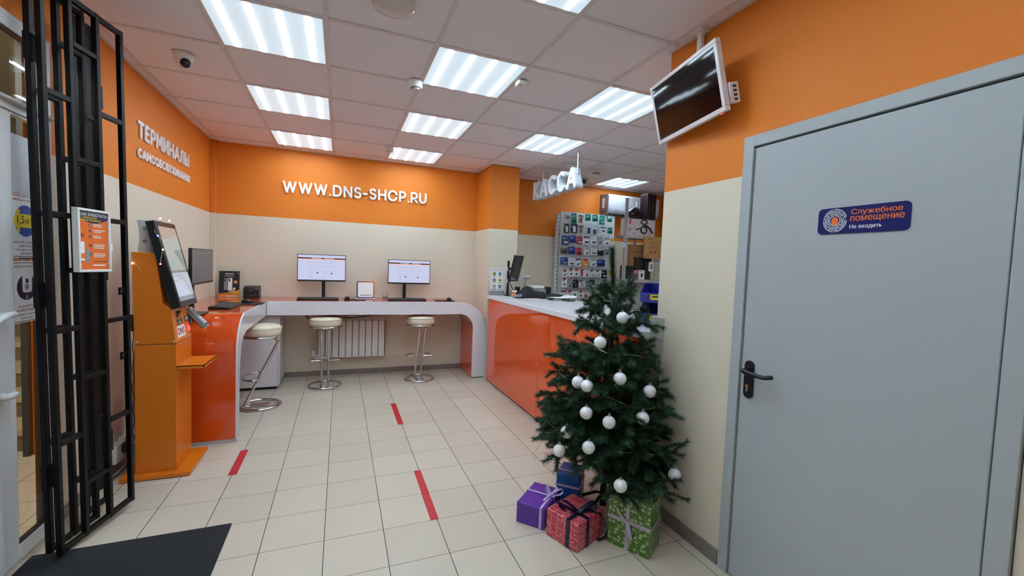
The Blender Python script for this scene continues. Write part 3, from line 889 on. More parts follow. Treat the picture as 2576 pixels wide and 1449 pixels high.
# ================================================================== DESK EQUIPMENT
scr_white = mat('lit_screen', '202024', .3, em=(.56, .59, .80), ems=1.0)
scr_grey = mat('lit_screen_grey', '202024', .3, em=(.30, .32, .42), ems=1.0)
scr_black = mat('lit_screen_black', '050508', .2)
scr_orange = mat('lit_screen_orange', 'DD6030', .2, em=(1.0, .42, .25), ems=.9)
scr_dim = mat('dim_screen', '1C1C20', .25, coat=.15, em=(.34, .32, .36), ems=.12)
scr_dim2 = mat('dim_screen_bar', '2A2A2E', .10, em=(.34, .32, .36), ems=.11)

def page(g, w, h, z, seed):
    """the shop page shown on a monitor: header bars, menu lines, product tiles"""
    rnd = random.Random(seed)
    g.box((0, 0, 0), (w, h, z), scr_white)
    a, b = z, z + .0004
    g.box((0, h - .045, a), (w, h - .032, b), scr_black); g.box((0, h - .052, a), (w, h - .045, b), scr_orange)
    for x in (.28, .55): g.box((x * w, h - .043, b), (x * w + .11, h - .034, b + .0002), scr_grey)
    g.box((.2 * w, h - .066, a), (.26 * w, h - .062, b), scr_orange)
    g.box((.2 * w, h - .088, a), (.76 * w, h - .086, b), scr_grey)
    for k in range(11):
        y = h - .115 - k * .0155
        g.box((.215 * w, y, a), (.225 * w, y + .002, b), scr_grey); g.box((.24 * w, y, a), ((.29 + .03 * rnd.random()) * w, y + .002, b), scr_grey)
    for k, x in enumerate((.38, .48, .57, .70)):
        g.box((x * w, h - .13, a), (x * w + .035, h - .128, b), scr_grey); g.box((x * w, h - .14, a), (x * w + .03, h - .1385, b), scr_grey)
    g.box((.37 * w, h - .172, a), (.51 * w, h - .169, b), scr_grey)
    for x in (.38, .47, .56, .66): g.box((x * w, h - .19, a), (x * w + .03, h - .188, b), scr_grey)
    g.box((.385 * w, h - .215, a), (.43 * w, h - .205, b), scr_black); g.box((.55 * w, h - .225, a), (.56 * w, h - .2, b), scr_grey)
    g.prism([(.68 * w, h - .222), (.72 * w, h - .222), (.715 * w, h - .2), (.70 * w, h - .21)], a, b, scr_black)
    for x in (.45, .6, .75): g.box((x * w, h - .212, a), (x * w + .03, h - .2105, b), scr_grey)
    g.box((.385 * w, h - .262, a), (.5 * w, h - .26, b), scr_grey); g.box((.54 * w, h - .257, a), (.56 * w, h - .252, b), scr_black)

def monitor(F, w, h, label, lit, stand, base_z, seed=0, name='monitor'):
    """F: lower left corner of the front face, u right, v up, n to the viewer"""
    t = thing(name, label, 'monitor', stand)
    g = G(F); g.box((0, 0, -.022), (w, h, 0), black_pl); g.box((w * .25, h * .2, -.05), (w * .75, h * .8, -.022), black_pl); g.obj('housing', t, bevel=.003)
    sg = G(F @ Matrix.Translation((.007, .018, .0)))
    if lit:
        page(sg, w - .014, h - .025, .0006, seed)
    else:
        sg.box((0, 0, 0), (w - .014, h - .025, .0006), scr_dim)
        sg.box((0, h - .055, .0006), (w - .014, h - .045, .0009), scr_dim2)
        for x, y in ((.28, .45), (.22, .22), (.36, .25)): sg.prism([(x * w + .01 * cos(a * pi / 6), y * h + .01 * sin(a * pi / 6)) for a in range(12)], .0006, .0009, scr_dim2)
    sg.obj('screen', t)
    n = Vector(F.col[2][:3]); c = F @ Vector((w / 2, h * .5, -.045)); u = Vector(F.col[0][:3])
    sx, sy, sz = stand
    S = fr((sx, sy, base_z), u, (0, 0, 1)); 
    g = G(S); g.box((-.019, 0, -.016), (.019, c.z - base_z, .016), black_pl); g.obj('column', t, bevel=.003)
    g = G(); cc = Vector((sx, sy, c.z)); g.tube([cc - Vector((0, 0, .02)), c + Vector((0, 0, -.02))], .02, black_pl, 10); g.obj('mount', t)
    g = G(S); g.prism(rrect(-.12, -.09, .12, .09, .03), 0, .008, black_pl, Matrix.Rotation(-pi / 2, 4, 'X')); g.obj('foot', t, bevel=.002)
    return t
monitor(fr((.229, 2.955, 1.191), (1, 0, .004), (0, 0, 1)), .526, .317, 'lit monitor left of the square framed card on the desk', True, (.51, 3.03, ZT), ZT, 1)
monitor(fr((1.248, 2.955, 1.181), (1, 0, 0), (0, 0, 1)), .527, .306, 'lit monitor nearest the curved right end of the desk', True, (1.462, 3.03, ZT), ZT, 2)
monitor(fr((-.3, 1.155, 1.228), (0, 1, 0), (0, 0, 1)), .55, .272, 'dark grey monitor on the side desk behind the kiosk', False, (-.385, 1.46, ZT + .001), ZT + .001)

def keyboard(x, y, rz, w, d, label, z=ZT):
    t = thing('keyboard', label, 'keyboard', (x, y, z + .001), rz, 'black keyboards on the desk')
    g = G()
    g.prism([(-w / 2, -d / 2), (w / 2, -d / 2), (w / 2, d / 2), (-w / 2, d / 2)], 0, .012, black_pl)
    X = Matrix.Rotation(radians(3.5), 4, 'X')
    g.box((-w / 2, -d / 2, .006), (w / 2, d / 2, .018), black_pl, X); g.obj('case', t, local=True, bevel=.004)
    g = G()
    nr, nc = 5, 18
    for r in range(nr):
        for c in range(nc):
            if r == 0 and 4 < c < 10: continue
            kx = -w / 2 + .012 + c * (w - .024) / nc; ky = -d / 2 + .014 + r * (d - .03) / nr
            g.box((kx, ky, .018), (kx + (w - .024) / nc - .003, ky + (d - .03) / nr - .003, .023), grey_dk, X)
    kx0, kx1 = -w / 2 + .012 + 5 * (w - .024) / nc, -w / 2 + .012 + 10 * (w - .024) / nc
    g.box((kx0, -d / 2 + .014, .018), (kx1 - .003, -d / 2 + .014 + (d - .03) / nr - .003, .023), grey_dk, X)
    g.obj('keys', t, local=True)
keyboard(.462, 2.835, 0, .44, .13, 'black keyboard below the left lit monitor')
keyboard(1.465, 2.80, 0, .46, .13, 'black keyboard below the right lit monitor')
keyboard(-.265, 2.0, pi / 2 - .02, .46, .17, 'black keyboard on the side desk near the kiosk', ZT + .001)

def mouse(x, y, rz, px, py, pw, pd, la, lb, z=ZT):
    t = thing('mouse_pad', lb, 'mouse pad', (px, py, z), rz, 'black mouse pads on the desk')
    g = G(); g.prism(rrect(-pw / 2, -pd / 2, pw / 2, pd / 2, .01), .0005, .004, dark_rub); g.obj('mat_sheet', t, local=True)
    t = thing('computer_mouse', la, 'mouse', (x, y, z + .004), rz, 'black computer mice on the desk')
    g = G(); g.ball((0, 0, .012), .03, black_pl, 20, 12, (1, 1.75, .85)); m = g.obj('shell', t, local=True)
    for v in m.data.vertices: v.co.z = max(v.co.z, .0005)
    g = G(); g.cyl((-.004, .028, .031), (.004, .028, .031), .007, grey_dk, 12); g.obj('wheel', t, local=True)
mouse(.775, 2.86, 0, .86, 2.82, .24, .17, 'black mouse between the left monitor and the square card', 'black mouse pad before the square framed card')
mouse(2.0, 2.80, 0, 1.93, 2.77, .24, .16, 'black mouse nearest the curved right desk end', 'black mouse pad nearest the curved right desk end')
mouse(-.17, 2.37, pi / 2, -.115, 2.32, .24, .2, 'black mouse beside the side desk keyboard', 'black mouse pad beside the side desk keyboard', ZT + .001)

# square framed card (its code pattern is left out)
t = thing('card_stand', 'square white card with a blue to orange frame on the desk', 'display card', (.985, 3.02, ZT))
F = fr((.885, 3.03, ZT + .004), (1, 0, 0), (0, .12, 1))
g = G(); g.box((.875, 3.0, ZT), (1.10, 3.07, ZT + .005), white_pl); g.obj('foot', t, bevel=.001)
gm = bpy.data.materials.new('blue_orange_frame'); gm.use_nodes = True
nt = gm.node_tree; b = nt.nodes['Principled BSDF']
tc = nt.nodes.new('ShaderNodeTexCoord'); sp = nt.nodes.new('ShaderNodeSeparateXYZ'); ad = nt.nodes.new('ShaderNodeMath'); ad.operation = 'ADD'; rp = nt.nodes.new('ShaderNodeValToRGB')
nt.links.new(tc.outputs['Generated'], sp.inputs[0]); nt.links.new(sp.outputs['X'], ad.inputs[0]); nt.links.new(sp.outputs['Z'], ad.inputs[1])
hm = nt.nodes.new('ShaderNodeMath'); hm.operation = 'MULTIPLY'; hm.inputs[1].default_value = .5
nt.links.new(ad.outputs[0], hm.inputs[0]); nt.links.new(hm.outputs[0], rp.inputs[0]); nt.links.new(rp.outputs[0], b.inputs['Base Color'])
rp.color_ramp.elements[0].color = rgb('1C1A66'); rp.color_ramp.elements[1].color = rgb('D8702C'); rp.color_ramp.elements[0].position = .35; rp.color_ramp.elements[1].position = .85
g = G(F); g.prism(rrect(0, 0, .21, .212, .018), 0, .006, gm); g.obj('border', t, bevel=.001)
g = G(F); g.prism(rrect(.014, .014, .196, .198, .014), .006, .0066, white_pr); g.obj('card', t)
g = G(F); g.box((.04, .032, .0066), (.172, .042, .007), grey_pr); g.obj('caption', t)
t = thing('acrylic_card', 'small clear acrylic holder on the desk beside the right monitor', 'card holder', (1.24, 3.08, ZT))
g = G(); g.box((1.2, 3.09, ZT), (1.27, 3.093, ZT + .075), CLEAR); g.box((1.2, 3.05, ZT), (1.27, 3.1, ZT + .003), CLEAR); g.obj('holder', t)
g = G(); g.box((1.205, 3.0895, ZT + .035), (1.265, 3.0905, ZT + .07), mat('pale_pink_card', 'DCC4BC', .6)); g.box((1.245, 3.0885, ZT + .04), (1.252, 3.0895, ZT + .055), grey_pr); g.obj('card', t)

# phone poster stand
t = thing('poster_stand', 'dark phone advert poster standing in the desk corner', 'poster', (-.475, 3.12, ZT))
F = fr((-.575, 3.10, ZT + .002), (1, 0, 0), (0, .1, 1))
g = G(F); g.box((0, 0, -.003), (.2, .295, 0), black_pr); g.obj('sheet', t)
g = G(F); g.box((0, 0, 0), (.2, .022, .001), mat('amber_print', 'D89048', .4)); g.box((.075, .006, .001), (.18, .015, .0013), white_pr); g.obj('footer_band', t)
glow = mat('warm_print', 'C06A1C', .4); glow2 = mat('gold_print', 'D8A830', .4)
g = G(F)
g.prism([(.0, .022), (.2, .022), (.2, .085), (.16, .075), (.1, .055), (.05, .045), (0, .04)], 0, .0008, glow); g.prism([(.11, .03), (.2, .03), (.2, .075), (.15, .06)], .0008, .0012, glow2)
g.prism(rrect(.05, .08, .083, .21, .006), .0012, .0016, grey_md); g.prism(rrect(.088, .07, .13, .215, .007), .0014, .0018, white_pr)
g.prism(rrect(.056, .17, .068, .2, .003), .0016, .002, black_pr); g.prism(rrect(.095, .175, .11, .208, .003), .0018, .0022, black_pr)
g.prism([(.145, .155), (.17, .15), (.183, .17), (.175, .185), (.15, .19), (.143, .175)], .0012, .0016, mat('peach_print', 'E0935C', .4))
g.prism(rrect(.1, .055, .155, .085, .008), .0018, .0022, mat('pale_grey_print', 'B4AFA8', .4)); g.prism([(.15 + .012 * cos(a * pi / 8), .095 + .012 * sin(a * pi / 8)) for a in range(16)], .0018, .0022, white_pr)
g.obj('picture', t)
g = G(F); clines(g, .06, .145, .27, 1, .01, .006, 0, .0012, white_pr, .0, 2); clines(g, .05, .15, .255, 3, .011, .005, 0, .0012, grey_pr, .3, 4); g.prism(rrect(.177, .263, .193, .278, .003), 0, .0012, orange_pr); g.obj('caption', t)
g = G(F); g.box((.02, -.0, -.05), (.18, .003, -.003), black_pl); g.obj('foot', t)

# receipt printer
t = thing('receipt_printer', 'black receipt printer on the desk beside the phone poster', 'printer', (-.235, 3.03, ZT))
F = fr((-.31, 0, 0), (0, -1, 0), (0, 0, 1))
P = [(-3.12, ZT), (-2.965, ZT), (-2.965, ZT + .10), (-2.985, ZT + .125), (-3.03, ZT + .135), (-3.12, ZT + .135)]
g = G(fr((-.312, 0, 0), (0, 1, 0), (0, 0, 1))); g.prism([(-a, b) for a, b in P], 0, .152, black_pl); bd = g.obj('body', t, bevel=.004)
g = G(); g.box((-.30, 2.962, ZT + .02), (-.172, 2.9655, ZT + .04), grey_dk); g.box((-.295, 2.96, ZT + .026), (-.177, 2.9625, ZT + .03), black_gl); g.obj('paper_slot', t)
g = G(); g.box((-.25, 2.963, ZT + .085), (-.222, 2.9655, ZT + .09), grey_pr); g.obj('maker_plate', t)

# ================================================================== KIOSK
k = thing('kiosk', 'amber self-service kiosk with a tilted portrait touchscreen', 'kiosk', (-.39, .95, 0))
ky0, ky1 = .80, 1.11
XK = fr((0, ky1, 0), (1, 0, 0), (0, 0, 1))       # u=x v=z n=-y
dep = ky1 - ky0
g = G(); g.box((-.57, .745, 0.004), (-.20, 1.155, .028), kiosk_or); g.obj('base_plate', k, bevel=.002)
g = G(XK); g.prism([(-.505, .028), (-.29, .028), (-.29, .865), (-.505, .865)], 0, dep, kiosk_or); g.obj('lower_cabinet', k, bevel=.002)
g = G(XK); g.prism([(-.505, .869), (-.29, .869), (-.318, 1.10), (-.36, 1.13), (-.395, 1.452), (-.518, 1.455)], 0, dep, kiosk_or); g.obj('upper_cabinet', k, bevel=.002)
g = G(XK); g.prism([(-.503, .863), (-.292, .863), (-.292, .871), (-.503, .871)], .002, dep - .002, gap_dark); g.obj('seam', k)
g = G()
for x in (-.49, -.30): g.ball((x, ky0, .885), .006, satin, 12, 8)
g.obj('screw', k)
# tray
g = G(); g.box((-.29, .80, .715), (-.135, 1.11, .722), kiosk_or); g.box((-.141, .80, .70), (-.135, 1.11, .722), kiosk_or); g.box((-.29, .80, .70), (-.135, .804, .722), kiosk_or)
g.prism([(-.29, .65), (-.262, .69), (-.262, .715), (-.29, .715)], .08, .085, kiosk_or, XK); g.box((-.29, .806, .65), (-.266, 1.1, .70), kiosk_or); g.obj('tray', k, bevel=.001)
# tilted screen
top = Vector((-.398, 0, 1.662)); bot = Vector((-.262, 0, 1.105))
FS = fr((bot.x, .79, bot.z), (0, 1, 0), top - bot)
sh = (top - bot).length; sw = .355
g = G(FS); g.box((0, 0, -.052), (sw, sh, 0), black_pl); mo = g.obj('touchscreen_housing', k, bevel=.006)
scr_k1 = mat('kiosk_page_pale', '1E2022', .06, coat=.5, em=(.60, .66, .64), ems=.55)
scr_k2 = mat('kiosk_page_blue', '1E2022', .06, coat=.5, em=(.62, .68, .78), ems=.72)
scr_k3 = mat('kiosk_page_dark', '101214', .06, coat=.5, em=(.3, .33, .36), ems=.5)
g = G(FS)
bx0, bx1, by0, by1 = .028, sw - .028, .04, sh - .035
g.box((bx0, by0, 0), (bx1, by0 + .03, .0008), scr_k3); g.box((bx0, by0 + .03, 0), (bx1, by0 + .19, .0008), scr_k2); g.box((bx0, by0 + .19, 0), (bx1, by0 + .205, .0008), scr_k3); g.box((bx0, by0 + .205, 0), (bx1, by1, .0008), scr_k1)
lines(g, bx0 + .03, bx0 + .2, by0 + .175, 2, .014, .003, .0008, .001, scr_grey, .4, 3)
g.obj('touchscreen', k)
g = G(FS); g.box((.12, sh - .002, -.04), (.24, sh + .006, -.012), grey_md); g.obj('sensor_bar', k, bevel=.002)
# console front
FC = fr((-.29, ky0, .869), (0, 1, 0), (-.028, 0, .231))
g = G(FC); g.box((.075, .16, -.002), (.165, .205, .0015), black_gl); g.prism([(.08, .165), (.16, .165), (.16, .2)], .0015, .012, kiosk_or); g.obj('ticket_slot', k)
g = G(FC); g.prism(rrect(.072, .115, .165, .152, .006), 0, .0012, grey_dk); g.box((.112, .135, .0012), (.125, .147, .0016), white_pr); g.box((.09, .121, .0012), (.147, .128, .0016), white_pr); g.obj('slot_sticker', k)
g = G(FC); g.prism(rrect(.215, .118, .305, .155, .006), 0, .0012, grey_dk); g.box((.23, .14, .0012), (.29, .147, .0016), white_pr); g.box((.23, .127, .0012), (.29, .134, .0016), white_pr); g.obj('reader_sticker', k)
g = G(FC); g.prism(rrect(.05, .028, .20, .105, .012), 0, .0014, white_pr); g.obj('logo_plate', k)
g = G(FC); g.text('DNS', .066, .044, .184, .09, .0014, .002, mat('logo_red', '9C2A22', .4), .02); g.obj('logo_lettering', k)
g = G(FC); g.box((.235, .045, 0), (.29, .10, .004), mat('red_scanner_window', 'D01818', .2, em=(1, .05, .03), ems=.8)); g.obj('barcode_window', k)
g = G(FC); g.cyl((.16, .222, 0), (.16, .222, .004), .004, black_pl); g.obj('microphone', k)

# payment terminal on the kiosk's far side
t = thing('payment_terminal', 'grey payment terminal with keypad held at the kiosk console', 'payment terminal', (-.27, 1.09, .98))
FP = fr((-.305, 1.10, 1.072), (0, 1, 0), (-.63, 0, .78)); FP = FP @ Matrix.Translation((0, -.175, 0))
g = G(FP); g.box((0, 0, -.03), (.078, .18, 0), grey_md); g.box((.004, .004, -.034), (.074, .176, -.03), black_pl); g.obj('casing', t, bevel=.008)
g = G(FP); g.box((.01, .1, 0), (.068, .155, .001), mat('terminal_display', '3A4A44', .2)); g.obj('display', t)
g = G(FP)
for a in range(4):
    for b2 in range(3): g.box((.012 + b2 * .02, .014 + a * .019, 0), (.027 + b2 * .02, .026 + a * .019, .004), white_pl if a else grey_dk)
g.obj('keypad', t)
g = G(); g.box((-.33, 1.085, .95), (-.29, 1.125, 1.0), grey_dk); g.obj('bracket', t)

# white device on top
t = thing('router', 'white curved device with two round holes on the kiosk top', 'device', (-.475, .95, 1.455))
F = fr((-.475, .95, 1.455), (1, 0, 0), (0, 0, 1))
P = []
for i in range(13):
    z = .205 * i / 12
    P.append(z)
g = G()
vs, fs = [], []
for i, z in enumerate(P):
    wx = .042 + .012 * abs(2 * z / .205 - 1) ** 2 - (.01 if i == 0 else 0); wy = .075
    for a in range(24):
        an = 2 * pi * a / 24
        cx_, sy_ = cos(an), sin(an)
        vs.append((-.475 + wx * math.copysign(abs(cx_) ** .6, cx_), .95 + wy * math.copysign(abs(sy_) ** .6, sy_), 1.456 + z))
for i in range(12):
    for a in range(24):
        l = (a + 1) % 24
        fs.append((i * 24 + a, i * 24 + l, (i + 1) * 24 + l, (i + 1) * 24 + a))
fs.append(tuple(range(23, -1, -1))); fs.append(tuple(12 * 24 + a for a in range(24)))
g.add(vs, fs, mat('pale_grey_plastic', 'C9CDD2', .35)); g.obj('shell', t, angle=60)
g = G()
for z in (.155, .07): g.cyl((-.475, .874, 1.456 + z), (-.475, .882, 1.456 + z), .012, grey_md, 20)
g.obj('round_hole', t)

# party lights on the kiosk
t = thing('party_lights', 'thin wire of tiny coloured lights draped over the kiosk', 'fairy lights', (-.4, .785, 1.4))
bulbs = [((-.509, .788, 1.385), 'white_bulb', (1, .95, .8)), ((-.366, .785, 1.385), 'red_bulb', (1, .05, .03)), ((-.352, .782, 1.477), 'green_bulb', (.6, 1, .35)), ((-.378, .783, 1.563), 'blue_bulb', (.05, .1, 1)), ((-.385, .845, 1.676), 'white_bulb', (1, .95, .9)), ((-.39, 1.02, 1.676), 'white_bulb', (1, .95, .9)), ((-.215, 1.13, .925), 'white_bulb', (1, 1, .8))]
for p, nm, c in bulbs:
    g = G(); g.ball(p, .0052, mat(nm, 'FFFFFF', .3, em=c, ems=7), 12, 8); g.obj('bulb', t, label=nm.replace('_', ' '))
g = G(); g.tube([(-.47, .7975, 1.34), (-.49, .7975, 1.37), (-.509, .789, 1.385)], .0012, white_pl, 6)
g.tube([(-.40, .84, 1.655), (-.405, .80, 1.62), (-.392, .784, 1.585), (-.378, .783, 1.563), (-.355, .784, 1.54), (-.335, .784, 1.515), (-.34, .784, 1.49), (-.352, .782, 1.477), (-.362, .785, 1.43), (-.366, .785, 1.385)], .0012, white_pl, 6); g.obj('wire', t)

# adapter and socket beside the kiosk
t = thing('power_adapter', 'black ribbed power adapter hanging with its cable behind the kiosk', 'power adapter', (-.545, .89, .95))
g = G(); g.box((-.56, .875, .945), (-.528, .91, 1.05), black_pl)
for q in range(5): g.box((-.561, .873, .96 + q * .018), (-.527, .912, .967 + q * .018), grey_dk)
g.obj('brick', t, bevel=.003)
g = G()
P = [(-.545 + .004 * sin(q * 1.7), .892, .945 - q * .0375) for q in range(20)] + [(-.555, .88, .20), (-.57, .87, .17)]
g.tube(P, .0025, black_pl, 6); g.tube([(-.544, .892, 1.05), (-.55, .9, 1.12), (-.53, .92, 1.2), (-.525, .95, 1.28)], .003, white_pl, 6); g.obj('cable', t)
t = thing('wall_socket', 'white surface socket box low on the left wall by the kiosk', 'socket', (L_, .95, .1))
g = G(); g.box((L_, .87, .075), (L_ + .045, 1.0, .195), white_pl); g.obj('box_body', t, bevel=.006)
g = G(); g.box((L_, 1.0, .10), (L_ + .04, 1.15, .21), white_pl); g.obj('box_body', t, bevel=.006)
g = G(); g.box((L_ + .045, .93, .13), (L_ + .085, .985, .19), black_pl); g.obj('plug', t, bevel=.008)
g = G(); g.tube([(L_ + .07, .95, .13), (L_ + .09, .9, .06), (L_ + .06, .85, .02), (L_ + .03, .78, .006), (L_ + .06, .70, .006)], .004, black_pl, 6)
g.tube([(L_ + .09, .97, .14), (L_ + .1, .9, .08), (L_ + .085, .86, .05)], .004, black_pl, 6); g.obj('cable', t)

# ================================================================== SECURITY GRILLE
Bp = Vector((-.491, -.035, 0)); dv = Vector((.2073, .978, 0)).normalized(); nv = Vector((dv.y, -dv.x, 0))
def GF(off, lean=.026):
    return fr(Bp + nv * off - dv * (-.031), dv + Vector((0, 0, 0)), Vector((0, 0, 1)) - dv * lean)
gate = thing('security_gate', 'black steel folding security grille standing open beside the entrance', 'security gate', (-.46, .2, 0))
def shear(off):
    # panels of the hanging gate sag slightly towards the room
    m = Matrix.Identity(4)
    u, v, n = dv, Vector((0, 0, 1)) - dv * .026, nv
    m.col[0][:3] = u; m.col[1][:3] = v; m.col[2][:3] = n
    m.translation = Bp + nv * off + dv * .031
    return m
b = .0118
P1 = shear(0)
T1 = {'B': -.014, 'D': .128, 'E': .287, 'F': .448}
zb, zt = .035, 2.612
for kx, u in T1.items():
    g = G(P1); g.box((u - b, zb, -b), (u + b, zt, b), steel_blk); g.obj('post', gate, bevel=.003)
def bars(X, spans, name):
    for u0, u1, zs in spans:
        for z in zs:
            g = G(X); g.box((u0 + b, z - .012, -.011), (u1 - b, z + .012, .011), steel_blk); g.obj(name, gate, bevel=.002)
bars(P1, [(T1['B'], T1['D'], (.56, 1.085, 1.61, 2.138)), (T1['D'], T1['E'], (.305, .83, 1.355, 1.88, 2.4)), (T1['E'], T1['F'], (.563, 1.092, 1.612, 2.137)), (T1['B'], T1['D'], (.05, 2.597)), (T1['D'], T1['E'], (.05, 2.597)), (T1['E'], T1['F'], (.05, 2.597))], 'crossbar')
P2 = shear(-.06)
T2 = {'A': .010, 'C': .145, 'G': .282}
for kx, u in T2.items():
    g = G(P2); g.box((u - b, zb, -b), (u + b, zt, b), steel_blk); g.obj('post', gate, bevel=.003)
bars(P2, [(T2['A'], T2['C'], (.56, 1.085, 1.61, 2.138, .05, 2.597)), (T2['C'], T2['G'], (.305, .83, 1.355, 1.88, 2.4, .05, 2.597))], 'crossbar')
P3 = shear(-.105)
g = G(P3); g.box((.275, .14, -.002), (.44, 2.60, .002), steel_blk); g.obj('steel_sheet', gate)
for u in (.285, .43):
    g = G(P3); g.box((u - .012, .05, -.012), (u + .012, 2.6, .012), steel_blk); g.obj('post', gate, bevel=.002)
bars(P3, [(.27, .445, (.07, .56, 1.3, 2.138))], 'crossbar')
for z in (2.22, 1.36, .45):
    g = G(P1); g.cyl((T1['E'] + .024, z - .055, -.004), (T1['E'] + .024, z + .055, -.004), .011, steel_blk); g.obj('hinge', gate)
for z in (2.3, 1.25, .42):
    g = G(P1); g.box((T1['B'] - .032, z - .055, -.04), (T1['B'] + .005, z + .055, -.02), steel_blk); g.obj('hinge', gate)
for z in (1.241, .886):
    g = G(P1)
    ring = [(T1['F'] - b - .02 + .008 * cos(a * pi / 8), z + .008 * sin(a * pi / 8)) for a in range(16)]
    o = rrect(T1['F'] - b - .04, z - .02, T1['F'] - b, z + .02, .004, 4)
    # plate with a round hole
    vs = [(x, y, .003) for x, y in ring] + [(T1['F'] - b - .02 + .02 * max(-1, min(1, 1.45 * cos(a * pi / 8))), z + .02 * max(-1, min(1, 1.45 * sin(a * pi / 8))), .003) for a in range(16)]
    vs += [(x, y, -.003) for x, y, _ in vs]
    fs = []
    for a in range(16):
        c = (a + 1) % 16
        fs += [(a, 16 + a, 16 + c, c), (32 + a, 32 + c, 48 + c, 48 + a), (a, c, 32 + c, 32 + a), (16 + a, 48 + a, 48 + c, 16 + c)]
    g.add(vs, fs, steel_blk); g.obj('lock_lug', gate)

# instruction board clipped on the grille
XB1 = P1 @ Matrix.Translation((.086, 1.35, .022))
t = thing('notice_board', 'white framed orange instruction board hung on the black grille', 'notice board', XB1.translation)
g = G(XB1)
w, h = .20, .302
for a, c in (((0, 0), (w, .012)), ((0, h - .012), (w, h)), ((0, .012), (.012, h - .012)), ((w - .012, .012), (w, h - .012))):
    g.box((a[0], a[1], -.005), (c[0], c[1], .022), white_pl)
g.box((.002, .002, -.004), (w - .002, h - .002, 0), white_pl)
g.obj('frame', t, bevel=.003)
g = G(XB1); g.box((.012, .012, .0), (w - .012, h - .012, .014), orange_pr); g.obj('sheet', t)
g = G(XB1)
g.prism([(.012, h - .012), (w - .012, h - .012), (w - .012, h - .045)] + [(w - .012 - (w - .024) * i / 10, h - .045 - .022 * sin(pi * i / 10)) for i in range(1, 10)] + [(.012, h - .045)], .014, .0145, navy_dk); g.obj('header', t)
g = G(XB1); g.text('КАК РАБОТАТЬ', .018, h - .034, w - .018, h - .018, .0145, .015, white_pr, .01, 2)
yl = yellow_pr
g.text('С ТЕРМИНАЛОМ', .02, h - .046, .12, h - .037, .0145, .015, yl, .006, 2); g.text('САМООБСЛУЖИВАНИЯ', .02, h - .058, .145, h - .049, .0145, .015, yl, .006, 2)
g.obj('heading', t)
g = G(XB1)
for q, y in enumerate((.225, .198, .17, .128, .085)):
    g.prism([(.078 + .0075 * cos(a * pi / 8), y + .0075 * sin(a * pi / 8)) for a in range(16)], .014, .0146, navy_dk)
    g.text(str(q + 1), .0757, y - .0045, .0803, y + .0045, .0146, .0149, white_pr, .01, 2)
    lines(g, .096, .175, y + .006, 2 if q < 3 else 3, .0075, .0035, .014, .0146, white_pr, .4, q)
g.text('ИЛИ', .02, .19, .034, .197, .014, .0146, yl, .004, 2)
lines(g, .018, .05, .18, 2, .008, .0035, .014, .0146, navy_dk, .4, 9)
g.prism(rrect(.016, .09, .042, .145, .003), .014, .0146, white_pr); g.prism(rrect(.05, .045, .072, .11, .003), .014, .0146, grey_pr); g.prism(rrect(.016, .055, .042, .066, .002), .014, .0146, white_pr)
g.box((.09, .03, .014), (.17, .036, .0146), white_pr); lines(g, .1, .18, .053, 1, .01, .003, .014, .0146, navy_dk, 0, 2)
g.obj('instructions', t)
g = G(XB1); g.box((w - .002, .105, -.004), (w + .014, .14, .02), white_pl); g.obj('clip', t, bevel=.003)

# ================================================================== FLOOR ITEMS
g = G(); g.prism(rrect(-.63, -1.3, .172, .066, .004), .001, .009, carpet)
tag(g.obj('door_mat', bevel=.002), 'black ribbed entrance mat on the beige tile floor', 'mat')
def tape(x0, x1, y0, y1, label, split=None):
    g = G()
    if split:
        g.box((x0, y0, .0006), (x1, split, .0016), red_tape); g.box((x0 + .001, split - .01, .0017), (x1 + .001, y1, .0024), red_tape)
    else: g.box((x0, y0, .0006), (x1, y1, .0016), red_tape)
    tag(g.obj('floor_tape'), label, 'tape', 'red tape strips on the floor')
tape(.025, .075, .676, 1.071, 'red tape strip on the floor beside the kiosk')
tape(1.196, 1.244, 1.272, 1.87, 'red tape strip on the floor farthest from the presents')
tape(1.192, 1.238, -.235, .367, 'red tape strip in two joined lengths left of the presents', .06)

# ================================================================== SERVICE COUNTER
c = thing('service_counter', 'service counter with white top and glossy orange front panels', 'counter', (2.8, 1.0, 0))
CT = 1.087
g = G(); g.box((2.415, -.474, CT - .045), (3.27, 2.53, CT), white_lam); g.obj('countertop', c, bevel=.003)
g = G(); g.box((2.445, -.47, .06), (3.2, 2.49, CT - .045), mat('counter_carcass', 'C9C7C4', .5)); g.obj('carcass', c)
for y0, y1 in ((-.47, 1.012), (1.016, 2.485)):
    g = G(); g.box((2.432, y0, .02), (2.445, y1, CT - .045), orange_pan); g.obj('front_panel', c, bevel=.0015)
g = G(); g.box((2.428, 2.485, 0), (3.2, 2.503, CT - .045), mat('grey_edge_board', 'B4AEAA', .4)); g.obj('end_panel', c, bevel=.001)
g = G(); g.box((2.45, -.46, 0), (3.19, 2.48, .06), black_pl); g.obj('plinth', c)
for y, z in ((2.44, .98), (2.44, .12), (1.03, .98), (1.03, .11), (.99, .98), (-.2, .98), (1.03, .55)):
    g = G(); g.cyl((2.432, y, z), (2.429, y, z), .006, satin, 14); g.obj('screw', c)

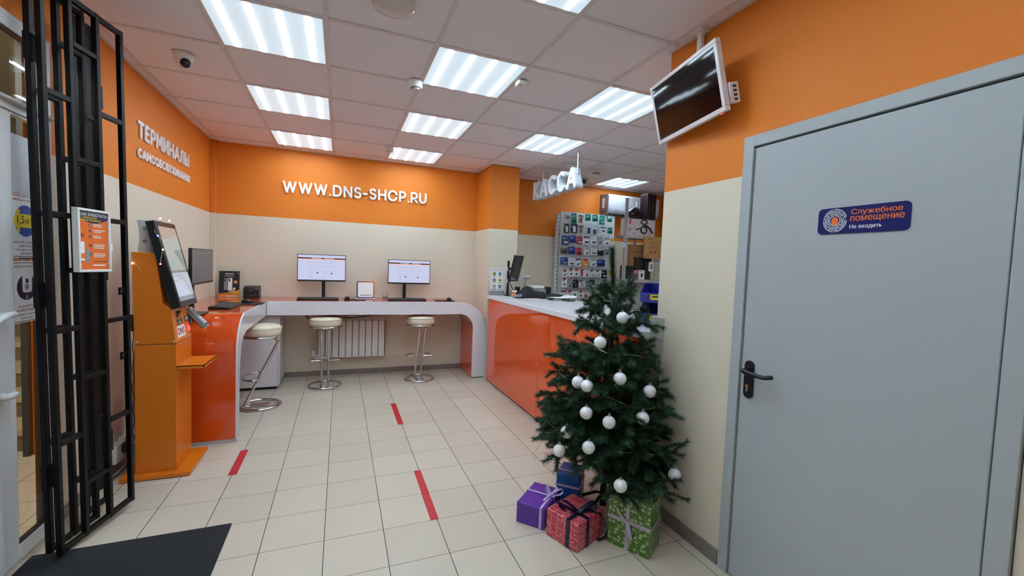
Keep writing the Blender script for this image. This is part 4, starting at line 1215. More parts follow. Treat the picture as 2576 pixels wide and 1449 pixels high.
# blue storage bins standing on the counter end
bin_blue = mat('blue_bin_plastic', '12248C', .3)
def bin_(z, h, label):
    t = thing('storage_bin', label, 'bin', (2.66, -.12, z), radians(40), 'blue storage bins on the counter end')
    W_, D_, th = .30, .36, .006           # front along -y, depth along +x
    side = [(.03, .003), (D_, .003), (D_, h), (.13, h), (0, h * .52)]
    fy = lambda y: fr((0, y, 0), (1, 0, 0), (0, 0, 1))
    g = G()
    g.prism(side, 0, th, bin_blue, fy(0)); g.prism(side, 0, th, bin_blue, fy(-W_ + th))
    g.prism([(.03, .003), (D_, .003), (D_, .01), (.03, .01)], .001, W_ - .001, bin_blue, fy(0))
    g.box((D_ - th, -W_ + th, .003), (D_, -th, h), bin_blue)
    g.prism([(.03, .003), (.036, .003), (.006, h * .52), (0, h * .52)], .001, W_ - .001, bin_blue, fy(0))
    g.obj('tray_body', t, bevel=.002, local=True)
    g = G(); g.box((-.005, -W_, h * .49), (.012, 0, h * .53), bin_blue)
    g.box((.12, -.012, h - .004), (D_ + .004, .003, h + .003), bin_blue); g.box((.12, -W_ - .003, h - .004), (D_ + .004, -W_ + .012, h + .003), bin_blue)
    g.obj('rim', t, bevel=.002, local=True)
    X = fr((.019, -.07, h * .19), (0, -1, 0), (-.03, 0, h * .52))
    g = G(X @ Matrix.Translation((0, 0, .001))); g.box((0, 0, 0), (.075, .042, .0015), yellow_pr); tg = g.obj('label_card', t, local=True)
    g = G(X @ Matrix.Translation((0, 0, .001))); g.box((.014, .02, .0015), (.058, .031, .002), black_pr); g.obj('label_writing', tg, local=True)
bin_(CT, .145, 'lower blue storage bin standing on the white counter beside the wall end')
bin_(CT + .147, .135, 'upper blue storage bin stacked on the other blue bin')

# items on the counter
t = thing('info_stand', 'white notice with six round icons standing on the counter end', 'notice', (2.5, 2.45, CT))
F = fr((2.408, 2.40, CT + .06), (1, 0, 0), (0, .06, 1))
w, h = .195, .28
g = G(F); g.box((0, 0, -.012), (w, h, 0), white_pl); g.obj('board', t, bevel=.003)
g = G(F)
for a, b2 in (((.012, .012), (w - .012, .015)), ((.012, h - .015), (w - .012, h - .012)), ((.012, .012), (.015, h - .012)), ((w - .015, .012), (w - .012, h - .012))): g.box((*a, 0), (*b2, .0006), navy_dk)
g.obj('border', t)
g = G(F); g.text('ВИРУСЫ НЕ ПРОЙДУТ', .028, h - .038, w - .028, h - .026, 0, .0006, maroon_pr, .01, 2)
for q in range(6):
    cx, cy = (.06 if q % 2 == 0 else .135), h - .07 - (q // 2) * .078
    mm = [mat('olive_print', '6A6A20', .4), mat('teal_print', '2A7C8C', .4), navy_dk, yellow_pr, mat('rose_print', 'B06070', .4), black_pr][q]
    g.prism([(cx + .021 * cos(a * pi / 10), cy + .021 * sin(a * pi / 10)) for a in range(20)], 0, .0006, mm)
    g.prism([(cx + .009 * cos(a * pi / 6), cy + .009 * sin(a * pi / 6)) for a in range(12)], .0006, .001, [yellow_pr, grey_pr, white_pr, black_pr, white_pr, white_pr][q])
    clines(g, cx - .028, cx + .028, cy - .027, 2, .008, .004, 0, .0006, red_pr if q in (0, 4) else grey_pr, .3, q)
g.obj('icons', t)
g = G(); g.box((2.43, 2.40, CT), (2.60, 2.47, CT + .062), grey_md); g.obj('foot', t)

t = thing('counter_monitor', 'dark tilted monitor on a black pole at the counter end', 'monitor', (2.64, 2.36, CT))
g = G(); g.box((2.618, 2.345, CT), (2.642, 2.369, CT + .44), black_pl); g.box((2.60, 2.33, CT), (2.66, 2.39, CT + .012), black_pl); g.obj('pole', t, bevel=.002)
ang = radians(43)
F = fr((2.595, 2.28, CT + .185), (cos(ang), sin(ang), 0), (.09, -.03, .31))
F = fr((2.60, 2.22, CT + .185), (cos(ang), sin(ang), 0), (.10, 0, .31))
g = G(F); g.box((0, 0, -.025), (.25, .325, 0), black_pl); g.obj('housing', t, bevel=.003)
g = G(F); g.box((.012, .02, 0), (.238, .313, .0008), mat('off_screen', '2E3034', .12, coat=.4)); g.obj('screen', t)
g = G(); g.tube([(2.63, 2.357, CT + .34), (2.66, 2.35, CT + .34), (2.69, 2.34, CT + .345)], .018, black_pl, 10); g.tube([(2.63, 2.357, CT + .22), (2.66, 2.35, CT + .225)], .012, black_pl, 10); g.obj('swivel_arm', t)
for z in (.31, .16):
    g = G(); g.box((2.612, 2.342, CT + z), (2.62, 2.348, CT + z + .05), white_pl); g.obj('cable_clip', t)
g = G(); g.tube([(2.64, 2.35, CT + .2), (2.67, 2.33, CT + .12), (2.70, 2.31, CT + .06), (2.72, 2.30, CT + .006)], .005, black_pl, 6); g.obj('cable', t)

t = thing('barcode_scanner', 'grey handheld barcode scanner resting in its stand on the counter', 'scanner', (2.88, 2.45, CT))
g = G(); g.cyl((2.88, 2.45, CT), (2.88, 2.45, CT + .012), .06, grey_dk, 24); g.tube([(2.88, 2.45, CT + .01), (2.8950, 2.4450, CT + .10), (2.9080, 2.4400, CT + .2), (2.9080, 2.4400, CT + .225)], [.012, .009, .009, .012], grey_md, 10); g.box((2.79, 2.455, CT), (2.84, 2.51, CT + .11), black_pl); g.obj('stand', t)
g = G(); g.tube([(2.8150, 2.4800, CT + .10), (2.8300, 2.4750, CT + .15), (2.8550, 2.4650, CT + .20), (2.88, 2.455, CT + .235), (2.9100, 2.4400, CT + .247), (2.9550, 2.4150, CT + .235)], [.012, .014, .015, .019, .023, .027], mat('scanner_grey', 'A8AAAC', .35), 14); sc_ = g.obj('body', t)
g = G(); g.tube([(2.9545, 2.4152, CT + .2352), (2.9590, 2.4128, CT + .234)], [.022, .022], black_gl, 14); g.obj('scan_window', t)

# lumpy dark bag
def lump(name, cx, cy, z, rx, ry, rz, m, label, cat, seed=1, amp=.2):
    g = G(); g.ball((0, 0, 0), 1.0, m, 28, 16)
    rnd = random.Random(seed)
    ph = [rnd.uniform(0, 6.28) for _ in range(9)]
    out = []
    for v in g.v:
        k2 = 1 + amp * (sin(3 * v.x + ph[0]) * sin(2.6 * v.y + ph[1]) + .6 * sin(5 * v.y + ph[2] + 2 * v.z) * sin(4 * v.x + ph[3]))
        zz = v.z * k2
        out.append(Vector((cx + v.x * rx * k2, cy + v.y * ry * k2, z + max(0.0, (zz + .55) * rz / 1.55))))
    g.v = out
    return tag(g.obj(name, angle=80), label, cat)
cloth_blk = mat('black_cloth', '14141C', .8, bump=.3, bscale=60)
g = G()
vs, fs = [], []
NR, NA = 14, 48
for i in range(NR + 1):
    r_ = i / NR
    for a in range(NA):
        th_ = 2 * pi * a / NA
        ed_ = 1 + .10 * sin(3 * th_ + 1) + .06 * sin(5 * th_) + .03 * sin(9 * th_ + 2)
        x = 2.86 + .27 * r_ * cos(th_) * ed_; y = 2.03 + .105 * r_ * sin(th_) * ed_
        hh = .135 * math.exp(-((x - 2.73) / .10) ** 2) + .075 * math.exp(-((x - 2.93) / .15) ** 2)
        z = hh * (1 - r_ ** 2.6) ** .6 + (.010 * sin(34 * x + 20 * y) + .006 * sin(60 * y - 25 * x)) * (1 - r_) * r_ * 4 * .7
        vs.append((x, y, CT + .002 + max(z, 0)))
for i in range(NR):
    for a in range(NA):
        l = (a + 1) % NA
        fs.append((i * NA + a, i * NA + l, (i + 1) * NA + l, (i + 1) * NA + a) if i else (a, NA + l, NA + a))
n = len(vs); vs += [(x, y, CT + .0012) for x, y, _ in vs[NR * NA:(NR + 1) * NA]]
fs.append(tuple(range(n + NA - 1, n - 1, -1)))
for a in range(NA): fs.append((NR * NA + a, NR * NA + (a + 1) % NA, n + (a + 1) % NA, n + a))
fs = [tuple(reversed(f)) if len(f) < 5 else f for f in fs]
g.add(vs, fs, cloth_blk)
tag(g.obj('black_bag', angle=80), 'black cloth bag lying in a heap on the counter beside the dark monitor', 'bag')
lump('black_pouch', 3.10, 2.0, CT + .001, .14, .10, .055, cloth_blk, 'flat black pouch lying right of the black cloth bag', 'pouch', 8, .15)
t = thing('label_printer', 'grey and white label printer behind the black bag on the counter', 'printer', (3.08, 2.38, CT))
g = G(); g.box((2.96, 2.31, CT), (3.18, 2.46, CT + .10), grey_md); g.obj('body', t, bevel=.012)
g = G(); g.box((2.955, 2.305, CT + .10), (3.12, 2.465, CT + .135), white_pl); g.obj('lid', t, bevel=.01)
g = G(); g.box((3.14, 2.30, CT + .02), (3.21, 2.36, CT + .125), black_pl); g.obj('paper_holder', t, bevel=.006)
t = thing('business_card_box', 'clear card holder with orange cards at the counter end', 'card holder', (2.68, 2.26, CT))
g = G(); g.box((2.63, 2.26, CT), (2.73, 2.30, CT + .06), CLEAR); g.obj('holder', t)
g = G(); g.box((2.64, 2.255, CT + .01), (2.705, 2.259, CT + .05), orange_pr); g.box((2.645, 2.254, CT + .02), (2.70, 2.255, CT + .028), white_pr); g.box((2.66, 2.2665, CT + .052), (2.72, 2.28, CT + .075), white_pr); g.obj('cards', t)
t = thing('stapler', 'black and grey stapler at the counter edge below the black bag', 'stapler', (2.66, 2.02, CT))
g = G(); g.prism([(2.58, CT + .002), (2.76, CT + .002), (2.76, CT + .014), (2.58, CT + .014)], 0, .04, black_pl, fr((0, 2.02, 0), (1, 0, 0), (0, 0, 1))); g.obj('base', t, bevel=.003)
g = G(); g.prism([(2.58, CT + .014), (2.76, CT + .016), (2.755, CT + .038), (2.68, CT + .046), (2.60, CT + .04)], .004, .036, grey_md, fr((0, 2.02, 0), (1, 0, 0), (0, 0, 1))); g.obj('arm', t, bevel=.005)
g = G(); g.add([(2.60, 1.86, CT + .002), (2.78, 1.80, CT + .003), (2.86, 1.88, CT + .008), (2.72, 1.95, CT + .006), (2.60, 1.86, CT + .001), (2.78, 1.80, CT + .001), (2.86, 1.88, CT + .001), (2.72, 1.95, CT + .001)], [(0, 1, 2, 3), (7, 6, 5, 4), (0, 4, 5, 1), (1, 5, 6, 2), (2, 6, 7, 3), (3, 7, 4, 0)], mat('pink_paper', 'DCC0BC', .7)); tag(g.obj('receipt'), 'pale pink paper slip at the counter edge before the stapler', 'paper')
t = thing('paper_stack', 'stack of curling white papers on the white countertop', 'papers', (3.25, 1.9, CT))
for q in range(5):
    g = G()
    a = .1 * q - .2
    vs, fs = [], []
    for i in range(9):
        s_ = -.15 + .3 * i / 8
        for sd in (-.1, .1):
            x = 3.10 + s_ * cos(a) - sd * sin(a); y = 1.82 + s_ * sin(a) + sd * cos(a)
            vs.append((x, y, CT + .003 + q * .006 + .03 * (max(0, s_ / .15 - .1)) ** 2 * (1 if q > 1 else .3)))
    for i in range(8): fs.append((2 * i, 2 * i + 2, 2 * i + 3, 2 * i + 1))
    n = len(vs); vs += [(x, y, z - .0015) for x, y, z in vs]; fs += [tuple(n + q2 for q2 in f[::-1]) for f in fs[:]]
    g.add(vs, fs, white_pr); g.obj('sheet', t)
t = thing('glasses_case', 'black rounded glasses case on the countertop before the papers', 'case', (3.1, 1.62, CT))
g = G(); g.ball((3.1, 1.62, CT + .014), .02, black_pl, 22, 12, (3.9, 1.6, .65)); g.obj('shell', t); g = G(); g.box((3.09, 1.586, CT + .012), (3.11, 1.5875, CT + .018), satin); g.obj('clasp', t)
t = thing('clipboard', 'black folder with white label lying on the countertop', 'folder', (2.98, 1.78, CT))
g = G(Matrix.Translation((2.90, 1.75, CT)) @ Matrix.Rotation(-.35, 4, 'Z')); g.box((0, 0, .001), (.2, .1, .02), black_pl); g.obj('cover', t, bevel=.003)
g = G(Matrix.Translation((2.90, 1.75, CT)) @ Matrix.Rotation(-.35, 4, 'Z')); g.box((.05, -.002, .006), (.15, 0.001, .014), white_pr); g.obj('spine_label', t)

# ================================================================== PEGBOARD WITH PACKS
pb = thing('pegboard', 'white pegboard rack full of small hanging packs', 'display rack', (4.17, 3.1, 0))
white_mt = mat('white_rack_metal', 'D8DADC', .4)
peg_mat = bpy.data.materials.new('perforated_white_metal'); peg_mat.use_nodes = True
nt = peg_mat.node_tree; bb = nt.nodes['Principled BSDF']; bb.inputs['Roughness'].default_value = .4
tc = nt.nodes.new('ShaderNodeTexCoord'); mp = nt.nodes.new('ShaderNodeMapping'); mp.inputs['Scale'].default_value = (40, 40, 40)
vm = nt.nodes.new('ShaderNodeVectorMath'); vm.operation = 'FRACTION'; sb = nt.nodes.new('ShaderNodeVectorMath'); sb.operation = 'SUBTRACT'; sb.inputs[1].default_value = (.5, .5, .5)
sp = nt.nodes.new('ShaderNodeSeparateXYZ'); cbn = nt.nodes.new('ShaderNodeCombineXYZ'); ln = nt.nodes.new('ShaderNodeVectorMath'); ln.operation = 'LENGTH'
lt = nt.nodes.new('ShaderNodeMath'); lt.operation = 'LESS_THAN'; lt.inputs[1].default_value = .13
mx = nt.nodes.new('ShaderNodeMixRGB'); mx.inputs[1].default_value = rgb('D8DADC'); mx.inputs[2].default_value = rgb('8E9296')
for a, b2 in ((tc.outputs['Object'], mp.inputs['Vector']), (mp.outputs[0], vm.inputs[0]), (vm.outputs[0], sb.inputs[0]), (sb.outputs[0], sp.inputs[0]), (sp.outputs['X'], cbn.inputs[0]), (sp.outputs['Z'], cbn.inputs[1]), (cbn.outputs[0], ln.inputs[0]), (ln.outputs['Value'], lt.inputs[0]), (lt.outputs[0], mx.inputs[0]), (mx.outputs[0], bb.inputs['Base Color'])):
    nt.links.new(a, b2)
g = G(); g.box((3.705, 3.05, .15), (4.665, 3.065, 2.302), peg_mat); g.obj('perforated_panel', pb, bevel=.002)
g = G()
for x in (3.665, 4.635): g.box((x, 3.065, 0), (x + .03, 3.13, 2.26), white_mt)
g.obj('upright', pb, bevel=.002)
g = G(); g.box((3.658, 3.055, .01), (3.692, 3.066, 2.255), white_mt); g.obj('slotted_strip', pb)
g = G()
for q in range(34): g.box((3.670, 3.0535, .2 + q * .06), (3.678, 3.0555, .232 + q * .06), gap_dark)
g.obj('slots', pb)
g = G(); g.box((3.62, 2.80, 0), (4.68, 3.12, .10), white_mt); g.obj('base_shelf', pb, bevel=.003)
rows = [[(3.773, 2.218, .104, .088), (3.88, 2.198, .087, .157), (3.998, 2.197, .097, .128), (4.121, 2.232, .092, .101), (4.248, 2.232, .093, .101), (4.373, 2.211, .092, .142), (4.508, 2.236, .089, .083)],
[(3.765, 2.045, .084, .139), (3.893, 2.053, .108, .138), (4.006, 2.042, .092, .121), (4.143, 2.05, .1, .141), (4.248, 2.038, .077, .114), (4.395, 2.069, .12, .081), (4.525, 2.062, .09, .094)],
[(3.752, 1.87, .118, .138), (3.876, 1.892, .118, .11), (3.99, 1.88, .085, .113), (4.111, 1.891, .11, .122), (4.238, 1.894, .099, .113), (4.35, 1.895, .09, .134), (4.475, 1.892, .098, .125)],
[(3.743, 1.729, .11, .111), (3.871, 1.726, .128, .11), (3.994, 1.718, .091, .114), (4.126, 1.724, .098, .114), (4.25, 1.726, .105, .094), (4.372, 1.726, .115, .105), (4.485, 1.732, .095, .076)],
[(3.749, 1.566, .126, .107), (3.868, 1.555, .1, .103), (3.984, 1.555, .103, .124), (4.11, 1.55, .099, .125), (4.254, 1.561, .106, .116), (4.388, 1.561, .137, .106)],
[(3.766, 1.386, .088, .105), (3.869, 1.4, .088, .125), (3.962, 1.402, .088, .126), (4.058, 1.395, .081, .116), (4.152, 1.392, .087, .107), (4.254, 1.401, .096, .108), (4.354, 1.399, .096, .108), (4.456, 1.392, .097, .129)],
[(3.767, 1.25, .09, .144), (3.861, 1.223, .082, .116), (3.958, 1.234, .105, .126), (4.07, 1.236, .105, .117), (4.162, 1.228, .074, .109), (4.246, 1.231, .09, .139), (4.34, 1.242, .09, .109), (4.446, 1.229, .11, .12)],
[(3.759, 1.074, .1, .116), (3.865, 1.076, .09, .117), (3.956, 1.066, .079, .108), (4.058, 1.078, .092, .119), (4.145, 1.058, .076, .109), (4.238, 1.059, .083, .12), (4.35, 1.066, .09, .111)]]
PK = {'c': ('grey_pack_card', '9A9EA4'), 't': ('teal_pack_card', '15806E'), 'w': ('white_pack_card', 'D6D8DC'), 'k': ('black_pack_card', '1A1B22'), 'n': ('navy_pack_card', '1C2550'), 'm': ('maroon_pack_card', '74202E'),
      'b': ('blue_pack_card', '1E3A8E'), 'd': ('slate_pack_card', '3C4656'), 'r': ('red_pack_card', 'A81C34'), 'o': ('brown_pack_card', '5E5244'), 'y': ('amber_pack_card', 'D08A30'), 'e': ('beige_pack_card', 'B8AE98'), 'g': ('green_pack_card', '2F6A3A')}
word = {'c': 'grey', 't': 'teal', 'w': 'white', 'k': 'black', 'n': 'navy', 'm': 'maroon', 'b': 'blue', 'd': 'slate', 'r': 'red', 'o': 'brown', 'y': 'amber', 'e': 'beige', 'g': 'green'}
# card, header, product colour, product shape (tall bar, wide bar, dot, wedge)
codes = [['cwn3', 'tTk1', 'eoo2', 'ttk1', 'ttk1', 'ttc1', 'twk1'], ['kkw2', 'nnw2', 'emo2', 'cwn2', 'cwn2', 'wnn1', 'tgk1'], ['dbw1', 'bbk1', 'rrw1', 'wmk1', 'wwk1', 'cck3', 'wck4'],
         ['oek1', 'bbk1', 'rrk1', 'wck4', 'wwk1', 'kwk1', 'ctk1'], ['bbc1', 'wwk1', 'wnn4', 'yrw3', 'wck4', 'bbk1'], ['wrk4', 'wrk3', 'wrk3', 'wrr2', 'wwk3', 'wkc3', 'wkc3', 'kkw1'],
         ['wrk3', 'cck3', 'kkd3', 'wkc2', 'cgk3', 'kkw1', 'cck3', 'cck4'], ['wmm1', 'wrk3', 'wwg2', 'wrk3', 'wwr2', 'wck4', 'wwg2']]
ordn = ['first', 'second', 'third', 'fourth', 'fifth', 'sixth', 'seventh', 'eighth']
YP = 2.965
for r, row in enumerate(rows):
    for q, (x, z, w, h) in enumerate(row):
        a, hd_, p, sh_ = codes[r][q]
        hd_ = hd_.lower()
        t = thing('blister_pack', '%s pack with %s top, %s hook of the %s pegboard row from above' % (word[a], word[hd_], ordn[q], ordn[r]), 'pack', (x, YP, z - h / 2), 0, 'packs hanging on the pegboard')
        jig = random.Random(r * 10 + q).uniform(-.06, .06)
        X = Matrix.Translation((x, YP, z)) @ Matrix.Rotation(jig, 4, 'Y') @ Matrix.Rotation(random.Random(r * 17 + q).uniform(-.2, .15), 4, 'Z') @ Matrix.Rotation(pi / 2, 4, 'X')
        ca = mat(*PK[a], .35); ch_ = mat(*PK[hd_], .35); pm = mat(*PK[p], .35)
        g = G(X); g.prism(rrect(-w / 2, -h / 2, w / 2, h / 2, .008, 3), -.003, .003, ca); g.obj('card', t)
        g = G(X)
        if hd_ == 'r' or r in (5, 6) and hd_ == 'm': g.prism([(-w * .45, h / 2 - .003), (w * .45, h / 2 - .003), (0, h * .12)], .003, .0042, ch_)
        elif hd_ == 'k' and a == 'w': g.prism([(-w / 2 + .004, h * .2), (w * .3, h / 2 - .004), (-w / 2 + .004, h / 2 - .004)], .003, .0042, ch_)
        else: g.box((-w / 2 + .003, h * .28, .003), (w / 2 - .003, h / 2 - .004, .004), ch_)
        lines(g, -w * .38, w * .15, h * .26, 2, .012, .004, .003, .0042, MC['grey_print'] if a in 'wce' else MC['white_print'], .4, q)
        g.obj('print', t)
        g = G(X)
        if sh_ == '1': g.prism(rrect(-w * .22, -h * .3, w * .32, -h * .12, .006, 3), .003, .016, pm)
        elif sh_ == '2': g.prism(rrect(-w * .18, -h * .38, w * .18, h * .2, .006, 3), .003, .014, pm)
        elif sh_ == '3': g.ball((w * .05, -h * .18, .006), .016, pm, 14, 8, (1, 1, .6))
        else: g.prism([(-w * .25, -h * .32), (w * .05, -h * .32), (w * .32, -h * .08), (w * .05, -h * .1)], .003, .013, pm)
        g.obj('product', t)
        g = G(); zz = z + h / 2 - .008
        g.tube([(x - .008, 3.05, zz + .0), (x - .008, 2.90, zz + .012), (x - .008, 2.88, zz + .028)], .0022, chrome, 6)
        g.tube([(x + .008, 3.05, zz + .015), (x + .008, 2.905, zz + .03)], .0022, chrome, 6)
        g.obj('hook', pb)
for q, (x, z) in enumerate([(4.586, 1.923), (4.589, 1.76), (4.587, 1.594), (4.573, 1.422), (4.577, 1.255)]):
    g = G(); g.box((x - .024, 2.99, z - .028), (x + .024, 2.993, z + .028), yellow_pr); g.box((x - .015, 2.988, z + .005), (x + .01, 2.99, z + .012), grey_pr)
    g.tube([(x, 3.05, z + .025), (x, 2.993, z + .03)], .002, chrome, 6)
    tag(g.obj('price_tag'), 'yellow price tag at the right edge of the pegboard, %s from above' % ordn[q], 'price tag', 'yellow price tags on the pegboard')

# ================================================================== AIR CONDITIONER
ac = thing('air_conditioner', 'white wall air conditioner high on the far staff wall', 'air conditioner', (5.0, 3.08, 2.28))
F = fr((4.47, 0, 0), (0, 1, 0), (0, 0, 1))
P = [(3.198, 2.64), (2.99, 2.625), (2.965, 2.60), (2.975, 2.40), (3.0, 2.34), (3.035, 2.312), (3.198, 2.306)]
g = G(F); g.prism(P, .012, .98, mat('pale_blue_white_plastic', 'C4CAD2', .32)); g.obj('housing', ac, bevel=.01)
g = G(F); g.prism(P, 0, .012, mat('ac_side_grey', '6E6866', .5)); g.obj('side_cap', ac, bevel=.004); g = G(F); g.prism(P, .98, .992, mat('ac_side_grey', '6E6866', .5)); g.obj('side_cap', ac, bevel=.004)
g = G(F); g.prism([(2.998, 2.335), (3.035, 2.308), (3.04, 2.303), (3.0, 2.325)], .04, .95, grey_dk); g.obj('outlet_louver', ac)
g = G(); g.box((4.468, 3.06, 2.42), (4.4705, 3.13, 2.57), mat('paper_label', 'E0CFC8', .6)); g.obj('sticker', ac)
g = G(); g.box((4.60, 2.962, 2.38), (4.66, 2.967, 2.39), grey_md); g.obj('maker_mark', ac)

# ================================================================== STORAGE RACK AND GOODS
rk = thing('storage_rack', 'grey metal storage rack in the staff area behind the wall end', 'rack', (4.85, 2.6, 0))
RX0, RX1, RY0, RY1 = 4.375, 5.35, 2.38, 2.60
for x, y in ((RX0, RY0), (RX1, RY0), (RX0 + .32, RY1), (RX1, RY1)):
    g = G(); sx = -1 if x == RX1 else 1; sy = 1 if y == RY0 else -1
    g.box((x, y, 0), (x + sx * .036, y + sy * .003, 2.47), grey_metal); g.box((x, y, 0), (x + sx * .003, y + sy * .036, 2.47), grey_metal); g.obj('upright', rk)
for z in (.15, .72, 1.34, 1.96):
    g = G(); g.box((RX0 + .004, RY0 + .004, z - .004), (RX1 - .004, RY1 - .004, z), grey_metal); g.box((RX0 + .004, RY0 + .002, z - .04), (RX1 - .004, RY0 + .005, z), grey_metal); g.box((RX0 + .004, RY1 - .005, z - .04), (RX1 - .004, RY1 - .002, z), grey_metal)
    g.obj('shelf', rk)
g = G()
for z in (.13, .7, 1.32, 1.94):
    for x in (RX0 + .02, RX1 - .02): g.cyl((x, RY0 - .002, z), (x, RY0 + .001, z), .006, satin, 10)
g.obj('bolt', rk)
def carton(x0, x1, y0, y1, z0, z1, m, label, cat='box', name='product_box', extra=None, rz=0):
    t = thing(name, label, cat, ((x0 + x1) / 2, (y0 + y1) / 2, z0))
    g = G(); g.box((x0, y0, z0 + .0005), (x1, y1, z1), m); g.obj('carton', t, bevel=.002)
    if extra:
        F = fr((x0, y0, z0), (1, 0, 0), (0, 0, 1)); extra(t, F, x1 - x0, z1 - z0)
    return t
def ex_cable(t, F, w, h):
    g = G(F)
    ring = [(.30 + .05 * cos(a * pi / 10), .09 + .05 * sin(a * pi / 10), .002) for a in range(20)]
    g.tube(ring, .012, black_pr, 8, True); g.tube([(.30 + .055 * cos(a * pi / 10), .20 + .03 * sin(a * pi / 10), .002) for a in range(20)], .01, black_pr, 8, True)
    g.tube([(.16, .085, .002), (.2, .10, .002), (.25, .11, .002)], .008, black_pr, 8); g.tube([(.28, .14, .002), (.34, .15, .002), (.40, .12, .002), (.46, .05, .002)], .014, black_pr, 8); g.obj('cable_picture', t)
    g = G(F); g.box((.05, h - .08, 0), (.072, h - .01, .002), red_pr); lines(g, .02, .1, .12, 6, .012, .005, 0, .001, grey_pr, .3, 2); lines(g, .12, .15, .14, 3, .02, .006, 0, .001, grey_pr, .3, 2); g.box((.12, .02, 0), (.15, .045, .001), grey_pr); g.obj('print', t)
carton(4.42, 4.92, 2.42, 2.56, 1.961, 2.20, mat('white_carton', 'CFC6CC', .5), 'white box with a black cable picture on the upper rack shelf', extra=ex_cable)
lump('packed_bag', 4.60, 2.49, 2.201, .13, .07, .17, mat('shiny_black_wrap', '15151A', .12, bump=.6, bscale=25), 'shiny black packed bag lying on the white cable box', 'bag', 5, .08)
def tall(x, label):
    t = thing('tall_case', label, 'case', (x + .04, 2.5, 2.21))
    g = G(); g.box((x, 2.41, 2.205), (x + .075, 2.58, 2.575), mat('black_case', '17131A', .25)); g.obj('shell', t, bevel=.008)
    g = G(); g.box((x + .03, 2.405, 2.21), (x + .036, 2.411, 2.57), grey_dk); g.obj('zip', t)
tall(4.755, 'tall black case standing on the white cable box, left one of two'); tall(4.838, 'tall black case standing against the wall end, right one of two')
t = thing('paper_bag', 'brown paper bag with a round stamp hanging on the rack', 'bag', (4.82, 2.35, 1.64))
g = G(); g.box((4.695, 2.32, 1.645), (4.96, 2.375, 1.955), kraft); g.obj('bag_body', t, bevel=.004)
g = G(fr((4.695, 2.319, 1.645), (1, 0, 0), (0, 0, 1)))
ink = mat('brown_ink', '5A4028', .7)
g.tube([(.12 + .075 * cos(a * pi / 16), .165 + .08 * sin(a * pi / 16), 0) for a in range(32)], .0022, ink, 5, True)
g.tube([(.12 + .03 * cos(a * pi / 8) - .02, .15 + .012 * sin(a * pi / 8), 0) for a in range(16)], .002, ink, 5, True); g.tube([(.12 + .03 * cos(a * pi / 8) + .02, .165 + .014 * sin(a * pi / 8), 0) for a in range(16)], .002, ink, 5, True); g.tube([(.11 + .012 * cos(a * pi / 8), .2 + .012 * sin(a * pi / 8), 0) for a in range(16)], .002, ink, 5, True)
for q in range(4): g.box((.07, .07 + q * .012, 0), (.17, .073 + q * .012, .001), ink)
g.box((.065, .06, 0), (.068, .115, .001), ink); g.box((.172, .06, 0), (.175, .115, .001), ink)
g.box((.02, .27, 0), (.11, .277, .001), ink); g.box((.01, .035, 0), (.05, .042, .001), ink); g.box((.01, .022, 0), (.065, .027, .001), ink); g.box((.2, .035, 0), (.25, .042, .001), ink); g.obj('stamp_print', t)
g = G(); g.strap([(4.76, 2.34, 1.95), (4.77, 2.34, 1.99), (4.83, 2.345, 2.01), (4.88, 2.34, 1.99), (4.89, 2.34, 1.95)], (0, 1, 0), .012, .002, kraft); g.obj('handle', t)
def ex_asus(t, F, w, h):
    g = G(F); g.text('ASUS', .05, h - .12, .2, h - .09, 0, .001, ink, .01); g.obj('print', t)
carton(4.56, 4.94, 2.48, 2.56, 1.341, 1.84, cardboard, 'big brown cardboard box at the back of the lower rack shelf', extra=ex_asus)
carton(4.62, 4.90, 2.44, 2.478, 1.46, 1.66, mat('dark_brown_box', '2A1C20', .5), 'flat dark brown box leaning on the cardboard box')
carton(4.405, 4.56, 2.40, 2.50, 1.341, 1.53, black_pr, 'black box stack at the left end of the lower rack shelf')
carton(4.395, 4.54, 2.385, 2.399, 1.341, 1.46, mat('matt_black_box', '0E0E12', .5), 'thin black box before the black stack on the rack shelf')
def ex_pink(t, F, w, h):
    g = G(F); g.prism([(w / 2 + .02 * cos(a * pi / 8), h / 2 + .025 * sin(a * pi / 8)) for a in range(16)], 0, .001, mat('dark_rose', '7A4458', .4)); g.obj('print', t)
carton(4.565, 4.635, 2.385, 2.44, 1.341, 1.47, mat('pink_box', 'B87898', .5), 'small pink box beside the white mouse box on the rack shelf', extra=ex_pink)
def ex_mouse(t, F, w, h):
    g = G(F); g.ball((w / 2, h * .45, 0), .024, black_pr, 14, 8, (.8, 1.35, .3)); g.box((.015, h - .02, 0), (.05, h - .013, .001), black_pr); g.obj('mouse_picture', t)
carton(4.65, 4.75, 2.385, 2.435, 1.341, 1.475, white_pr, 'white box with a black mouse picture on the rack shelf', extra=ex_mouse)
carton(4.765, 4.86, 2.40, 2.43, 1.341, 1.60, black_pr, 'upright black box right of the white mouse box')
def ex_o(t, F, w, h):
    g = G(F); g.tube([(w / 2 + .016 * cos(a * pi / 10), h / 2 + .032 * sin(a * pi / 10), .001) for a in range(20)], .006, black_pr, 6, True); g.obj('ring_print', t)
carton(4.82, 4.905, 2.385, 2.395, 1.46, 1.60, white_pr, 'small white box with a black ring picture on the rack', extra=ex_o)
t = thing('perforated_post', 'grey perforated metal post below the paper bag', 'post', (4.9, 2.3, 0))
g = G(); g.box((4.905, 2.36, .0), (4.965, 2.372, 1.66), grey_metal); g.obj('strip', t)
g = G()
for q in range(20):
    for x in (4.918, 4.945): g.cyl((x, 2.3605, .75 + q * .045), (x, 2.3585, .75 + q * .045), .004, gap_dark, 8)
g.obj('hole', t)
t = thing('shelf_tag', 'small white location tag fixed to the rack post', 'tag', (4.345, 2.378, 1.785))
